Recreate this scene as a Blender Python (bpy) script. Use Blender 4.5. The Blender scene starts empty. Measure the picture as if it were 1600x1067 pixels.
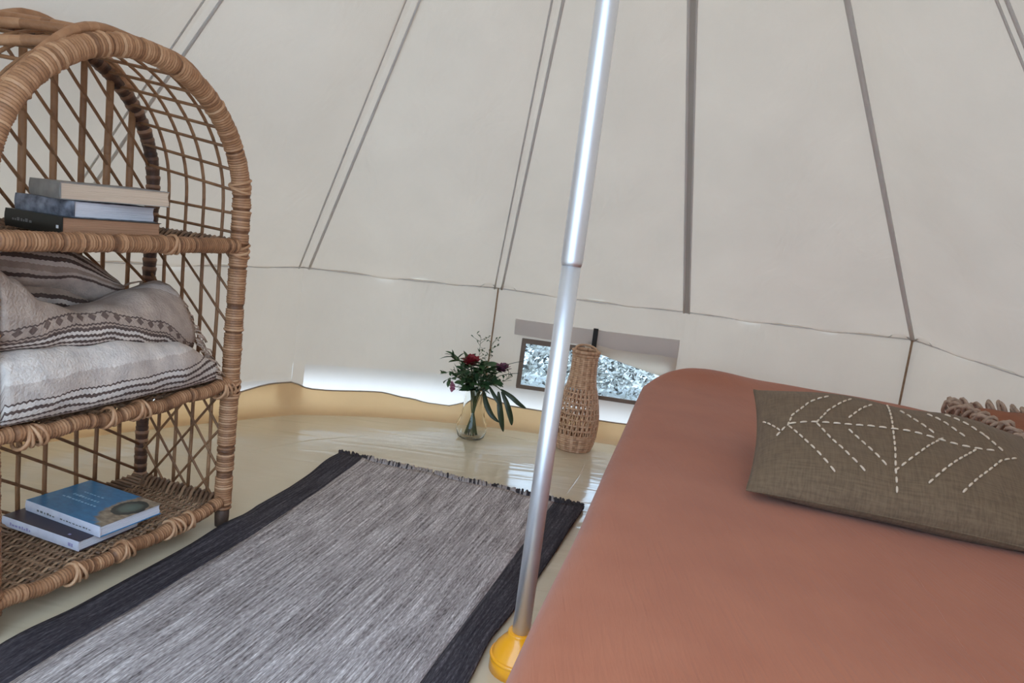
import bpy, math, random
from mathutils import Vector, Matrix, noise
random.seed(7)
C = bpy.context.scene.collection
sc = bpy.context.scene
pi = math.pi

# ---------------------------------------------------------------- camera, light, exposure
cd = bpy.data.cameras.new('camera')
cam = bpy.data.objects.new('camera', cd)
C.objects.link(cam)
cd.sensor_width = 36.0
cd.lens = 1125.86 * 36.0 / 1600.0
cd.clip_start = 0.02
_p, _r = 0.1576, -0.1258
_f = Vector((0, math.cos(_p), -math.sin(_p)))
_u0 = Vector((0, math.sin(_p), math.cos(_p)))
_r0 = Vector((1, 0, 0))
_right = _r0 * math.cos(_r) - _u0 * math.sin(_r)
_up = _u0 * math.cos(_r) + _r0 * math.sin(_r)
m = Matrix((_right, _up, -_f)).transposed().to_4x4()
m.translation = (0, 0, 1.0)
cam.matrix_world = m
sc.camera = cam

world = bpy.data.worlds.new('overcast_sky')
sc.world = world
world.use_nodes = True
wn = world.node_tree
wn.nodes.clear()
wo = wn.nodes.new('ShaderNodeOutputWorld')
bg = wn.nodes.new('ShaderNodeBackground')
bg.inputs['Color'].default_value = (0.54, 0.75, 1.0, 1)
bg.inputs['Strength'].default_value = 17.0
wn.links.new(bg.outputs[0], wo.inputs[0])

sc.view_settings.view_transform = 'Standard'
sc.view_settings.look = 'None'
sc.view_settings.gamma = 1.0
sc.view_settings.use_curve_mapping = False
sc.view_settings.exposure = -1.75
sc.cycles.max_bounces = 14
sc.cycles.diffuse_bounces = 8
sc.cycles.glossy_bounces = 4
sc.cycles.transmission_bounces = 8
sc.cycles.transparent_max_bounces = 16


# ---------------------------------------------------------------- materials
def new_mat(name):
    mt = bpy.data.materials.new(name)
    mt.use_nodes = True
    nt = mt.node_tree
    nt.nodes.clear()
    out = nt.nodes.new('ShaderNodeOutputMaterial')
    return mt, nt, out


def N(nt, t, **kw):
    n = nt.nodes.new(t)
    for k, v in kw.items():
        if k in n.inputs:
            n.inputs[k].default_value = v
        else:
            setattr(n, k, v)
    return n


def ramp(nt, fac, stops, interp='LINEAR'):
    r = nt.nodes.new('ShaderNodeValToRGB')
    r.color_ramp.interpolation = interp
    el = r.color_ramp.elements
    while len(el) > 1:
        el.remove(el[-1])
    el[0].position = stops[0][0]
    el[0].color = (*stops[0][1], 1)
    for p, c in stops[1:]:
        e = el.new(p)
        e.color = (*c, 1)
    nt.links.new(fac, r.inputs[0])
    return r.outputs[0]


def simple(name, col, rough=0.7, col2=None, scale=30.0, bump=0.0, bscale=None, metal=0.0, stretch=None, coat=0.0, spec=0.5, sheen=0.0):
    """principled with noise mottling between two colours and a noise bump, object coordinates"""
    mt, nt, out = new_mat(name)
    p = N(nt, 'ShaderNodeBsdfPrincipled')
    p.inputs['Roughness'].default_value = rough
    p.inputs['Metallic'].default_value = metal
    p.inputs['Coat Weight'].default_value = coat
    p.inputs['Specular IOR Level'].default_value = spec
    p.inputs['Sheen Weight'].default_value = sheen
    tc = N(nt, 'ShaderNodeTexCoord')
    mp = N(nt, 'ShaderNodeMapping')
    if stretch:
        mp.inputs['Scale'].default_value = stretch
    nt.links.new(tc.outputs['Object'], mp.inputs[0])
    if col2 is None:
        col2 = tuple(c * 0.85 for c in col)
    nz = N(nt, 'ShaderNodeTexNoise')
    nz.inputs['Scale'].default_value = scale
    nz.inputs['Detail'].default_value = 5
    nt.links.new(mp.outputs[0], nz.inputs['Vector'])
    c = ramp(nt, nz.outputs[0], [(0.3, col2), (0.7, col)])
    nt.links.new(c, p.inputs['Base Color'])
    if bump:
        nb = N(nt, 'ShaderNodeTexNoise')
        nb.inputs['Scale'].default_value = bscale or scale
        nb.inputs['Detail'].default_value = 6
        nt.links.new(mp.outputs[0], nb.inputs['Vector'])
        b = N(nt, 'ShaderNodeBump')
        b.inputs['Strength'].default_value = 1.0
        b.inputs['Distance'].default_value = bump
        nt.links.new(nb.outputs[0], b.inputs['Height'])
        nt.links.new(b.outputs[0], p.inputs['Normal'])
    nt.links.new(p.outputs[0], out.inputs[0])
    return mt


def canvas(name, col, tcol, fac, bump=0.004, thin=None):  # thin: translucency at the upper edge, where the painted sunlight fades out
    mt, nt, out = new_mat(name)
    tc = N(nt, 'ShaderNodeTexCoord')
    nz = N(nt, 'ShaderNodeTexNoise')
    nz.inputs['Scale'].default_value = 3.0
    nz.inputs['Detail'].default_value = 6
    nt.links.new(tc.outputs['Object'], nz.inputs['Vector'])
    c1 = ramp(nt, nz.outputs[0], [(0.3, tuple(x * 0.93 for x in col)), (0.7, col)])
    c2 = ramp(nt, nz.outputs[0], [(0.3, tuple(x * 0.92 for x in tcol)), (0.7, tcol)])
    df = N(nt, 'ShaderNodeBsdfDiffuse')
    tr = N(nt, 'ShaderNodeBsdfTranslucent')
    nt.links.new(c1, df.inputs[0])
    nt.links.new(c2, tr.inputs[0])
    mp = N(nt, 'ShaderNodeMapping')
    mp.inputs['Scale'].default_value = (1, 1, 0.45)
    mp.inputs['Rotation'].default_value = (0, 0.35, 0)
    nt.links.new(tc.outputs['Object'], mp.inputs[0])
    n2 = N(nt, 'ShaderNodeTexNoise')
    n2.inputs['Scale'].default_value = 5.0
    n2.inputs['Detail'].default_value = 3
    n2.inputs['Distortion'].default_value = 0.8
    nt.links.new(mp.outputs[0], n2.inputs['Vector'])
    n3 = N(nt, 'ShaderNodeTexNoise')
    n3.inputs['Scale'].default_value = 260.0
    nt.links.new(tc.outputs['Object'], n3.inputs['Vector'])
    b = N(nt, 'ShaderNodeBump')
    b.inputs['Distance'].default_value = bump * 6
    b.inputs['Strength'].default_value = 0.55
    nt.links.new(n2.outputs[0], b.inputs['Height'])
    b2 = N(nt, 'ShaderNodeBump')
    b2.inputs['Distance'].default_value = 0.0006
    b2.inputs['Strength'].default_value = 0.6
    nt.links.new(n3.outputs[0], b2.inputs['Height'])
    nt.links.new(b.outputs[0], b2.inputs['Normal'])
    nt.links.new(b2.outputs[0], df.inputs['Normal'])
    nt.links.new(b2.outputs[0], tr.inputs['Normal'])
    mx = N(nt, 'ShaderNodeMixShader')
    mx.inputs[0].default_value = fac
    if thin is not None:                      # more translucent towards the ground: sunlight on the wall put into the material
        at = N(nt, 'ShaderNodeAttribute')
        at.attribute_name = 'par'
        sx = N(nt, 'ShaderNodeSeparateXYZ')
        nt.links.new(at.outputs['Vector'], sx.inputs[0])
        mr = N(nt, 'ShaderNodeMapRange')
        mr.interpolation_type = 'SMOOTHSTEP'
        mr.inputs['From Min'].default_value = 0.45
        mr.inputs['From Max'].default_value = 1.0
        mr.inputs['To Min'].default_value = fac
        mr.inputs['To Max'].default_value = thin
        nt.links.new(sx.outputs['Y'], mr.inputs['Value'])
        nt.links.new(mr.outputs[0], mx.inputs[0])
    nt.links.new(df.outputs[0], mx.inputs[1])
    nt.links.new(tr.outputs[0], mx.inputs[2])
    nt.links.new(mx.outputs[0], out.inputs[0])
    return mt


def strand_mat(name, dark, mid, light, rough=0.55):
    """rattan: each strand carries its own tone (face attribute)"""
    mt, nt, out = new_mat(name)
    p = N(nt, 'ShaderNodeBsdfPrincipled')
    p.inputs['Roughness'].default_value = rough
    at = N(nt, 'ShaderNodeAttribute')
    at.attribute_name = 'tone'
    tc = N(nt, 'ShaderNodeTexCoord')
    nz = N(nt, 'ShaderNodeTexNoise')
    nz.inputs['Scale'].default_value = 45.0
    nz.inputs['Detail'].default_value = 5
    nt.links.new(tc.outputs['Object'], nz.inputs['Vector'])
    ad = N(nt, 'ShaderNodeMath', operation='MULTIPLY_ADD')
    nt.links.new(nz.outputs[0], ad.inputs[0])
    ad.inputs[1].default_value = 0.5
    nt.links.new(at.outputs['Fac'], ad.inputs[2])
    sb = N(nt, 'ShaderNodeMath', operation='SUBTRACT')
    nt.links.new(ad.outputs[0], sb.inputs[0])
    sb.inputs[1].default_value = 0.25
    c = ramp(nt, sb.outputs[0], [(0.0, dark), (0.5, mid), (1.0, light)])
    nt.links.new(c, p.inputs['Base Color'])
    b = N(nt, 'ShaderNodeBump')
    b.inputs['Distance'].default_value = 0.0015
    b.inputs['Strength'].default_value = 0.7
    n2 = N(nt, 'ShaderNodeTexNoise')
    n2.inputs['Scale'].default_value = 220.0
    nt.links.new(tc.outputs['Object'], n2.inputs['Vector'])
    nt.links.new(n2.outputs[0], b.inputs['Height'])
    nt.links.new(b.outputs[0], p.inputs['Normal'])
    nt.links.new(p.outputs[0], out.inputs[0])
    return mt


M = {}
M['canvas'] = canvas('canvas', (0.68, 0.595, 0.50), (1.0, 0.755, 0.56), 0.112)
M['sun_band'] = canvas('painted_sunlit_canvas', (0.68, 0.60, 0.50), (1.0, 0.84, 0.72), 0.46, 0.002, 0.112)  # same canvas, extra translucency at the foot stands in for sun outside
M['seam'] = canvas('doubled_canvas', (0.62, 0.59, 0.55), (0.55, 0.52, 0.48), 0.36, 0.001)
M['seam_edge'] = canvas('folded_canvas_edge', (0.74, 0.71, 0.68), (0.5, 0.48, 0.45), 0.15, 0.001)
M['tape'] = simple('brown_webbing', (0.33, 0.22, 0.13), 0.8, (0.24, 0.15, 0.09), 60)
M['taupe_canvas'] = canvas('taupe_canvas', (0.80, 0.74, 0.70), (0.75, 0.68, 0.63), 0.45, 0.001)
M['flap'] = canvas('beige_flap_canvas', (0.86, 0.79, 0.70), (0.85, 0.77, 0.68), 0.5, 0.002)
M['frame'] = simple('window_frame_tape', (0.20, 0.15, 0.12), 0.8)
M['black'] = simple('black_webbing', (0.012, 0.012, 0.013), 0.7)
M['cane'] = strand_mat('cane', (0.14, 0.062, 0.028), (0.30, 0.15, 0.068), (0.44, 0.24, 0.12))
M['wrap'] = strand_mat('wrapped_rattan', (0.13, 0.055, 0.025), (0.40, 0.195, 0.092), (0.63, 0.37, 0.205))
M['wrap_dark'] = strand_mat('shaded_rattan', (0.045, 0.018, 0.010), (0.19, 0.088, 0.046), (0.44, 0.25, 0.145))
M['weave'] = strand_mat('woven_rattan', (0.07, 0.036, 0.020), (0.26, 0.148, 0.082), (0.50, 0.32, 0.19))
M['foot'] = simple('dark_rattan_foot', (0.12, 0.07, 0.045), 0.6, (0.06, 0.035, 0.025), 40)
M['basket'] = strand_mat('pale_rattan', (0.30, 0.15, 0.08), (0.56, 0.335, 0.20), (0.74, 0.50, 0.33))
M['pages_white'] = simple('white_pages', (0.80, 0.80, 0.84), 0.8, (0.62, 0.62, 0.67), 6, 0.002, 8, stretch=(1, 1, 90))
M['pages_cream'] = simple('cream_pages', (0.74, 0.56, 0.41), 0.85, (0.58, 0.42, 0.30), 6, 0.002, 8, stretch=(1, 1, 90))
M['pages_kraft'] = simple('brown_pages', (0.50, 0.27, 0.155), 0.85, (0.36, 0.19, 0.105), 6, 0.002, 8, stretch=(1, 1, 90))
M['cover_black'] = simple('black_cover', (0.014, 0.016, 0.014), 0.4)
M['cover_grey'] = simple('grey_cover', (0.30, 0.28, 0.26), 0.5, (0.18, 0.17, 0.16), 25)
M['cover_pattern'] = simple('slate_patterned_cover', (0.32, 0.34, 0.40), 0.5, (0.035, 0.04, 0.06), 38)
M['cover_plum'] = simple('dark_plum_cover', (0.03, 0.015, 0.03), 0.35)
M['spine_white'] = simple('white_spine', (0.78, 0.80, 0.88), 0.5, (0.66, 0.67, 0.78), 30)
M['print_pale'] = simple('pale_blue_print', (0.35, 0.62, 0.82), 0.5)
M['print_grey'] = simple('grey_print', (0.20, 0.20, 0.20), 0.5)
M['print_lilac'] = simple('lilac_print', (0.42, 0.38, 0.62), 0.5)
M['print_white'] = simple('white_print', (0.8, 0.8, 0.8), 0.5)
M['plastic'] = simple('orange_plastic', (0.95, 0.42, 0.015), 0.28, (0.90, 0.36, 0.01), 8, coat=0.3)
M['leaf'] = simple('leaf_green', (0.060, 0.13, 0.045), 0.5, (0.018, 0.05, 0.018), 35)
M['leaf_dark'] = simple('dark_leaf', (0.035, 0.055, 0.022), 0.4, (0.015, 0.028, 0.012), 20)
M['stem'] = simple('green_stem', (0.10, 0.13, 0.05), 0.6)
M['red'] = simple('crimson_petal', (0.26, 0.008, 0.018), 0.6, (0.10, 0.003, 0.008), 60)
M['purple'] = simple('mauve_petal', (0.18, 0.06, 0.10), 0.6, (0.07, 0.02, 0.045), 60)
M['pink'] = simple('pink_petal', (0.45, 0.16, 0.24), 0.6)
M['stitch'] = simple('cream_thread', (0.78, 0.63, 0.48), 0.8, bump=0.0004, bscale=300)
M['fringe'] = simple('tan_yarn', (0.52, 0.38, 0.29), 0.9, (0.36, 0.25, 0.18), 80)
M['rust'] = simple('rust_fabric', (0.30, 0.105, 0.05), 0.9, (0.25, 0.085, 0.04), 20)

# aluminium
mt, nt, out = new_mat('brushed_aluminium')
p = N(nt, 'ShaderNodeBsdfPrincipled')
p.inputs['Base Color'].default_value = (0.80, 0.82, 0.86, 1)
p.inputs['Metallic'].default_value = 0.85
p.inputs['Roughness'].default_value = 0.42
nt.links.new(p.outputs[0], out.inputs[0])
M['alu'] = mt

# glass / water / window film
mt, nt, out = new_mat('clear_glass')
p = N(nt, 'ShaderNodeBsdfPrincipled')
p.inputs['Base Color'].default_value = (0.95, 0.96, 0.94, 1)
p.inputs['Transmission Weight'].default_value = 1.0
p.inputs['Roughness'].default_value = 0.02
p.inputs['IOR'].default_value = 1.3
nt.links.new(p.outputs[0], out.inputs[0])
M['glass'] = mt
mt, nt, out = new_mat('clear_window_film')
tr = N(nt, 'ShaderNodeBsdfTransparent')
tr.inputs[0].default_value = (0.97, 0.98, 0.98, 1)
gl = N(nt, 'ShaderNodeBsdfGlossy')
gl.inputs['Roughness'].default_value = 0.1
mx = N(nt, 'ShaderNodeMixShader')
mx.inputs[0].default_value = 0.05
nt.links.new(tr.outputs[0], mx.inputs[1])
nt.links.new(gl.outputs[0], mx.inputs[2])
nt.links.new(mx.outputs[0], out.inputs[0])
M['film'] = mt

# groundsheet
mt, nt, out = new_mat('groundsheet')
p = N(nt, 'ShaderNodeBsdfPrincipled')
p.inputs['Roughness'].default_value = 0.13
p.inputs['Specular IOR Level'].default_value = 0.6
tc = N(nt, 'ShaderNodeTexCoord')
nz = N(nt, 'ShaderNodeTexNoise')
nz.inputs['Scale'].default_value = 2.5
nz.inputs['Detail'].default_value = 5
nt.links.new(tc.outputs['Object'], nz.inputs['Vector'])
c = ramp(nt, nz.outputs[0], [(0.3, (0.60, 0.50, 0.345)), (0.7, (0.68, 0.585, 0.43))])
nt.links.new(c, p.inputs['Base Color'])
mp = N(nt, 'ShaderNodeMapping')
mp.inputs['Rotation'].default_value = (0, 0, 0.25)
mp.inputs['Scale'].default_value = (0.9, 5.0, 1)
nt.links.new(tc.outputs['Object'], mp.inputs[0])
n2 = N(nt, 'ShaderNodeTexNoise')
n2.inputs['Scale'].default_value = 2.2
n2.inputs['Detail'].default_value = 2.5
n2.inputs['Distortion'].default_value = 0.6
nt.links.new(mp.outputs[0], n2.inputs['Vector'])
b = N(nt, 'ShaderNodeBump')
b.inputs['Distance'].default_value = 0.012
b.inputs['Strength'].default_value = 0.4
nt.links.new(n2.outputs[0], b.inputs['Height'])
nt.links.new(b.outputs[0], p.inputs['Normal'])
nt.links.new(p.outputs[0], out.inputs[0])
M['floor'] = mt
M['lip'] = canvas('groundsheet_edge', (0.86, 0.64, 0.38), (0.92, 0.66, 0.36), 0.36, 0.001)
M['lip_edge'] = simple('groundsheet_binding', (0.34, 0.27, 0.20), 0.8)

# terracotta muslin
mt, nt, out = new_mat('terracotta_muslin')
p = N(nt, 'ShaderNodeBsdfPrincipled')
p.inputs['Roughness'].default_value = 0.85
p.inputs['Sheen Weight'].default_value = 0.14
p.inputs['Sheen Roughness'].default_value = 0.5
tc = N(nt, 'ShaderNodeTexCoord')
nz = N(nt, 'ShaderNodeTexNoise')
nz.inputs['Scale'].default_value = 7
nz.inputs['Detail'].default_value = 6
nt.links.new(tc.outputs['Object'], nz.inputs['Vector'])
c = ramp(nt, nz.outputs[0], [(0.3, (0.36, 0.105, 0.044)), (0.7, (0.40, 0.124, 0.054))])
nt.links.new(c, p.inputs['Base Color'])
mp = N(nt, 'ShaderNodeMapping')
mp.inputs['Rotation'].default_value = (0, 0, -0.24)
mp.inputs['Scale'].default_value = (34, 3.2, 10)
nt.links.new(tc.outputs['Object'], mp.inputs[0])
n2 = N(nt, 'ShaderNodeTexNoise')
n2.inputs['Scale'].default_value = 2.6
n2.inputs['Detail'].default_value = 4
n2.inputs['Distortion'].default_value = 0.5
nt.links.new(mp.outputs[0], n2.inputs['Vector'])
b = N(nt, 'ShaderNodeBump')
b.inputs['Distance'].default_value = 0.004
b.inputs['Strength'].default_value = 0.6
nt.links.new(n2.outputs[0], b.inputs['Height'])
nt.links.new(b.outputs[0], p.inputs['Normal'])
nt.links.new(p.outputs[0], out.inputs[0])
M['sheet'] = mt

# linen
mt, nt, out = new_mat('olive_linen')
p = N(nt, 'ShaderNodeBsdfPrincipled')
p.inputs['Roughness'].default_value = 0.9
p.inputs['Sheen Weight'].default_value = 0.04
tc = N(nt, 'ShaderNodeTexCoord')
wa = N(nt, 'ShaderNodeTexNoise')
wa.inputs['Scale'].default_value = 6
wa.inputs['Detail'].default_value = 6
mp = N(nt, 'ShaderNodeMapping')
mp.inputs['Scale'].default_value = (3, 40, 10)
nt.links.new(tc.outputs['Object'], mp.inputs[0])
nt.links.new(mp.outputs[0], wa.inputs['Vector'])
mp2 = N(nt, 'ShaderNodeMapping')
mp2.inputs['Scale'].default_value = (40, 3, 10)
nt.links.new(tc.outputs['Object'], mp2.inputs[0])
wb = N(nt, 'ShaderNodeTexNoise')
wb.inputs['Scale'].default_value = 6
wb.inputs['Detail'].default_value = 6
nt.links.new(mp2.outputs[0], wb.inputs['Vector'])
ad = N(nt, 'ShaderNodeMath', operation='ADD')
nt.links.new(wa.outputs[0], ad.inputs[0])
nt.links.new(wb.outputs[0], ad.inputs[1])
c = ramp(nt, ad.outputs[0], [(0.75, (0.165, 0.115, 0.07)), (1.0, (0.20, 0.145, 0.09))])
hf = N(nt, 'ShaderNodeMath', operation='MULTIPLY')
hf.inputs[1].default_value = 0.5
nt.links.new(ad.outputs[0], hf.inputs[0])
c = ramp(nt, hf.outputs[0], [(0.38, (0.13, 0.083, 0.047)), (0.62, (0.19, 0.125, 0.072))])
nt.links.new(c, p.inputs['Base Color'])
b = N(nt, 'ShaderNodeBump')
b.inputs['Distance'].default_value = 0.001
nt.links.new(hf.outputs[0], b.inputs['Height'])
nt.links.new(b.outputs[0], p.inputs['Normal'])
nt.links.new(p.outputs[0], out.inputs[0])
M['linen'] = mt


def rug_mat(name, stops, across=1.0):
    mt, nt, out = new_mat(name)
    p = N(nt, 'ShaderNodeBsdfPrincipled')
    p.inputs['Roughness'].default_value = 0.95
    p.inputs['Specular IOR Level'].default_value = 0.15
    at = N(nt, 'ShaderNodeAttribute')
    at.attribute_name = 'par'
    mp = N(nt, 'ShaderNodeMapping')
    mp.inputs['Scale'].default_value = (150, 6, 1)
    nt.links.new(at.outputs['Vector'], mp.inputs[0])
    n1 = N(nt, 'ShaderNodeTexNoise')
    n1.inputs['Scale'].default_value = 1.0
    n1.inputs['Detail'].default_value = 4
    nt.links.new(mp.outputs[0], n1.inputs['Vector'])
    mp2 = N(nt, 'ShaderNodeMapping')
    mp2.inputs['Scale'].default_value = (380, 60, 1)
    nt.links.new(at.outputs['Vector'], mp2.inputs[0])
    n2 = N(nt, 'ShaderNodeTexNoise')
    n2.inputs['Scale'].default_value = 1.0
    n2.inputs['Detail'].default_value = 2
    nt.links.new(mp2.outputs[0], n2.inputs['Vector'])
    mp3 = N(nt, 'ShaderNodeMapping')
    mp3.inputs['Scale'].default_value = (14, 1.2, 1)
    nt.links.new(at.outputs['Vector'], mp3.inputs[0])
    n3 = N(nt, 'ShaderNodeTexNoise')
    n3.inputs['Scale'].default_value = 1.0
    n3.inputs['Detail'].default_value = 2
    nt.links.new(mp3.outputs[0], n3.inputs['Vector'])
    a = N(nt, 'ShaderNodeMath', operation='MULTIPLY_ADD')
    nt.links.new(n2.outputs[0], a.inputs[0])
    a.inputs[1].default_value = 0.75
    nt.links.new(n1.outputs[0], a.inputs[2])
    a2 = N(nt, 'ShaderNodeMath', operation='MULTIPLY_ADD')
    nt.links.new(n3.outputs[0], a2.inputs[0])
    a2.inputs[1].default_value = 0.30
    nt.links.new(a.outputs[0], a2.inputs[2])
    s = N(nt, 'ShaderNodeMath', operation='MULTIPLY')
    s.inputs[1].default_value = 0.4878
    nt.links.new(a2.outputs[0], s.inputs[0])
    c = ramp(nt, s.outputs[0], stops)
    nt.links.new(c, p.inputs['Base Color'])
    b = N(nt, 'ShaderNodeBump')
    b.inputs['Distance'].default_value = 0.003
    b.inputs['Strength'].default_value = 0.8
    nt.links.new(n2.outputs[0], b.inputs['Height'])
    nt.links.new(b.outputs[0], p.inputs['Normal'])
    nt.links.new(p.outputs[0], out.inputs[0])
    return mt


M['rug'] = rug_mat('heather_grey_weave', [(0.37, (0.11, 0.09, 0.088)), (0.46, (0.31, 0.27, 0.262)), (0.54, (0.48, 0.43, 0.42)), (0.64, (0.82, 0.77, 0.76))])
M['rug_dark'] = rug_mat('charcoal_weave', [(0.36, (0.022, 0.019, 0.024)), (0.5, (0.055, 0.048, 0.055)), (0.58, (0.09, 0.08, 0.09)), (0.68, (0.20, 0.18, 0.19))])


def stripe_mat(name, stops, base, zig=0.004, motif=None):
    mt, nt, out = new_mat(name)
    p = N(nt, 'ShaderNodeBsdfPrincipled')
    p.inputs['Roughness'].default_value = 0.95
    p.inputs['Specular IOR Level'].default_value = 0.1
    at = N(nt, 'ShaderNodeAttribute')
    at.attribute_name = 'par'
    sx = N(nt, 'ShaderNodeSeparateXYZ')
    nt.links.new(at.outputs['Vector'], sx.inputs[0])
    pp = N(nt, 'ShaderNodeMath', operation='PINGPONG')
    nt.links.new(sx.outputs['X'], pp.inputs[0])
    pp.inputs[1].default_value = 0.006
    ml = N(nt, 'ShaderNodeMath', operation='MULTIPLY_ADD')
    nt.links.new(pp.outputs[0], ml.inputs[0])
    ml.inputs[1].default_value = zig / 0.006
    nt.links.new(sx.outputs['Y'], ml.inputs[2])
    nz = N(nt, 'ShaderNodeTexNoise')
    nz.inputs['Scale'].default_value = 28
    nz.inputs['Detail'].default_value = 6
    nt.links.new(at.outputs['Vector'], nz.inputs['Vector'])
    ad = N(nt, 'ShaderNodeMath', operation='MULTIPLY_ADD')
    nt.links.new(nz.outputs[0], ad.inputs[0])
    ad.inputs[1].default_value = 0.012
    nt.links.new(ml.outputs[0], ad.inputs[2])
    c = ramp(nt, ad.outputs[0], stops, 'CONSTANT')
    if motif:                                  # a row of dark woven lozenges between two lines
        mid, half = (motif[0] + motif[1]) / 2, (motif[1] - motif[0]) / 2
        dy = N(nt, 'ShaderNodeMath', operation='SUBTRACT')
        nt.links.new(sx.outputs['Y'], dy.inputs[0])
        dy.inputs[1].default_value = mid
        ab = N(nt, 'ShaderNodeMath', operation='ABSOLUTE')
        nt.links.new(dy.outputs[0], ab.inputs[0])
        p2 = N(nt, 'ShaderNodeMath', operation='PINGPONG')
        nt.links.new(sx.outputs['X'], p2.inputs[0])
        p2.inputs[1].default_value = half * 1.5
        sm = N(nt, 'ShaderNodeMath', operation='ADD')
        nt.links.new(ab.outputs[0], sm.inputs[0])
        nt.links.new(p2.outputs[0], sm.inputs[1])
        lt = N(nt, 'ShaderNodeMath', operation='LESS_THAN')
        nt.links.new(sm.outputs[0], lt.inputs[0])
        lt.inputs[1].default_value = half
        mo = N(nt, 'ShaderNodeMix')
        mo.data_type = 'RGBA'
        nt.links.new(lt.outputs[0], mo.inputs[0])
        nt.links.new(c, mo.inputs[6])
        mo.inputs[7].default_value = (0.20, 0.14, 0.115, 1)
        c = mo.outputs[2]
    mm = N(nt, 'ShaderNodeMix')
    mm.data_type = 'RGBA'
    mm.blend_type = 'MULTIPLY'
    mm.inputs[0].default_value = 1.0
    g = ramp(nt, nz.outputs[0], [(0.3, (0.72, 0.72, 0.74)), (0.7, (1, 1, 1))])
    nt.links.new(c, mm.inputs[6])
    nt.links.new(g, mm.inputs[7])
    nt.links.new(mm.outputs[2], p.inputs['Base Color'])
    nb = N(nt, 'ShaderNodeTexNoise')
    nb.inputs['Scale'].default_value = 160
    nb.inputs['Detail'].default_value = 4
    nt.links.new(at.outputs['Vector'], nb.inputs['Vector'])
    b = N(nt, 'ShaderNodeBump')
    b.inputs['Distance'].default_value = 0.004
    nt.links.new(nb.outputs[0], b.inputs['Height'])
    nt.links.new(b.outputs[0], p.inputs['Normal'])
    nt.links.new(p.outputs[0], out.inputs[0])
    return mt


TA, CR, DK, PA = (0.50, 0.385, 0.31), (0.80, 0.70, 0.62), (0.15, 0.105, 0.09), (0.66, 0.55, 0.475)
M['throw_low'] = stripe_mat('striped_throw_weave', [
    (0.0, TA), (0.030, DK), (0.037, CR), (0.048, DK), (0.055, CR), (0.066, DK), (0.073, CR), (0.085, DK), (0.092, CR), (0.104, DK), (0.110, CR), (0.122, DK), (0.127, PA),
    (0.137, DK), (0.140, PA), (0.165, CR), (0.235, DK), (0.238, CR), (0.255, PA), (0.32, TA)], TA, 0.003)
M['throw_up'] = stripe_mat('embroidered_throw_weave', [
    (0.0, CR), (0.045, DK), (0.051, CR), (0.061, DK), (0.067, CR), (0.077, DK), (0.083, CR), (0.093, DK), (0.098, TA), (0.102, DK), (0.106, TA),
    (0.130, DK), (0.135, TA), (0.27, PA), (0.31, TA)], TA, 0.003, (0.107, 0.129))
M['roll'] = stripe_mat('charcoal_striped_weave', [
    *[(0.45 * i / 34, (DK, TA, DK, CR, DK, TA)[i % 6]) for i in range(31)]], TA, 0.002)

# blue cover with a photo of a rock pool in the lower corner
mt, nt, out = new_mat('blue_photo_cover')
p = N(nt, 'ShaderNodeBsdfPrincipled')
p.inputs['Roughness'].default_value = 0.3
at = N(nt, 'ShaderNodeAttribute')
at.attribute_name = 'par'
nz = N(nt, 'ShaderNodeTexNoise')
nz.inputs['Scale'].default_value = 14
nz.inputs['Detail'].default_value = 6
nt.links.new(at.outputs['Vector'], nz.inputs['Vector'])


def dist_to(cx, cy, sx, sy):
    mp = N(nt, 'ShaderNodeMapping')
    mp.inputs['Location'].default_value = (-cx * sx, -cy * sy, 0)
    mp.inputs['Scale'].default_value = (sx, sy, 0)
    nt.links.new(at.outputs['Vector'], mp.inputs[0])
    ln = N(nt, 'ShaderNodeVectorMath', operation='LENGTH')
    nt.links.new(mp.outputs[0], ln.inputs[0])
    ad = N(nt, 'ShaderNodeMath', operation='MULTIPLY_ADD')
    nt.links.new(nz.outputs[0], ad.inputs[0])
    ad.inputs[1].default_value = 0.25
    nt.links.new(ln.outputs['Value'], ad.inputs[2])
    return ad.outputs[0]


def mixc(fac, a, b):
    mm = N(nt, 'ShaderNodeMix')
    mm.data_type = 'RGBA'
    nt.links.new(fac, mm.inputs[0])
    nt.links.new(a, mm.inputs[6])
    nt.links.new(b, mm.inputs[7])
    return mm.outputs[2]


sea = ramp(nt, nz.outputs[0], [(0.2, (0.008, 0.13, 0.30)), (0.8, (0.02, 0.22, 0.45))])
rock = ramp(nt, nz.outputs[0], [(0.3, (0.16, 0.11, 0.075)), (0.7, (0.46, 0.35, 0.24))])
pool = ramp(nt, dist_to(0.86, 0.64, 6.0, 3.3), [(0.0, (0.14, 0.20, 0.17)), (0.62, (0.10, 0.13, 0.11)), (0.80, (0.025, 0.03, 0.028)), (1.0, (0.025, 0.03, 0.028))])
pm = ramp(nt, dist_to(0.86, 0.64, 6.0, 3.3), [(0.0, (1, 1, 1)), (0.98, (1, 1, 1)), (1.02, (0, 0, 0))])
rm = ramp(nt, dist_to(1.06, 0.66, 2.2, 1.25), [(0.0, (1, 1, 1)), (0.92, (1, 1, 1)), (1.0, (0, 0, 0))])
c = mixc(rm, sea, mixc(pm, rock, pool))
nt.links.new(c, p.inputs['Base Color'])
nt.links.new(p.outputs[0], out.inputs[0])
M['cover_blue'] = mt

# outside foliage
M['pale_leaf'] = simple('pale_foliage', (0.62, 0.60, 0.54), 0.6, (0.36, 0.36, 0.33), 12)
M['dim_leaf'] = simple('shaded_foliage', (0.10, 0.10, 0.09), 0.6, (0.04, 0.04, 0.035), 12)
M['ground'] = simple('pale_gravel', (0.56, 0.55, 0.52), 0.9, (0.36, 0.36, 0.34), 25, 0.02)


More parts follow.
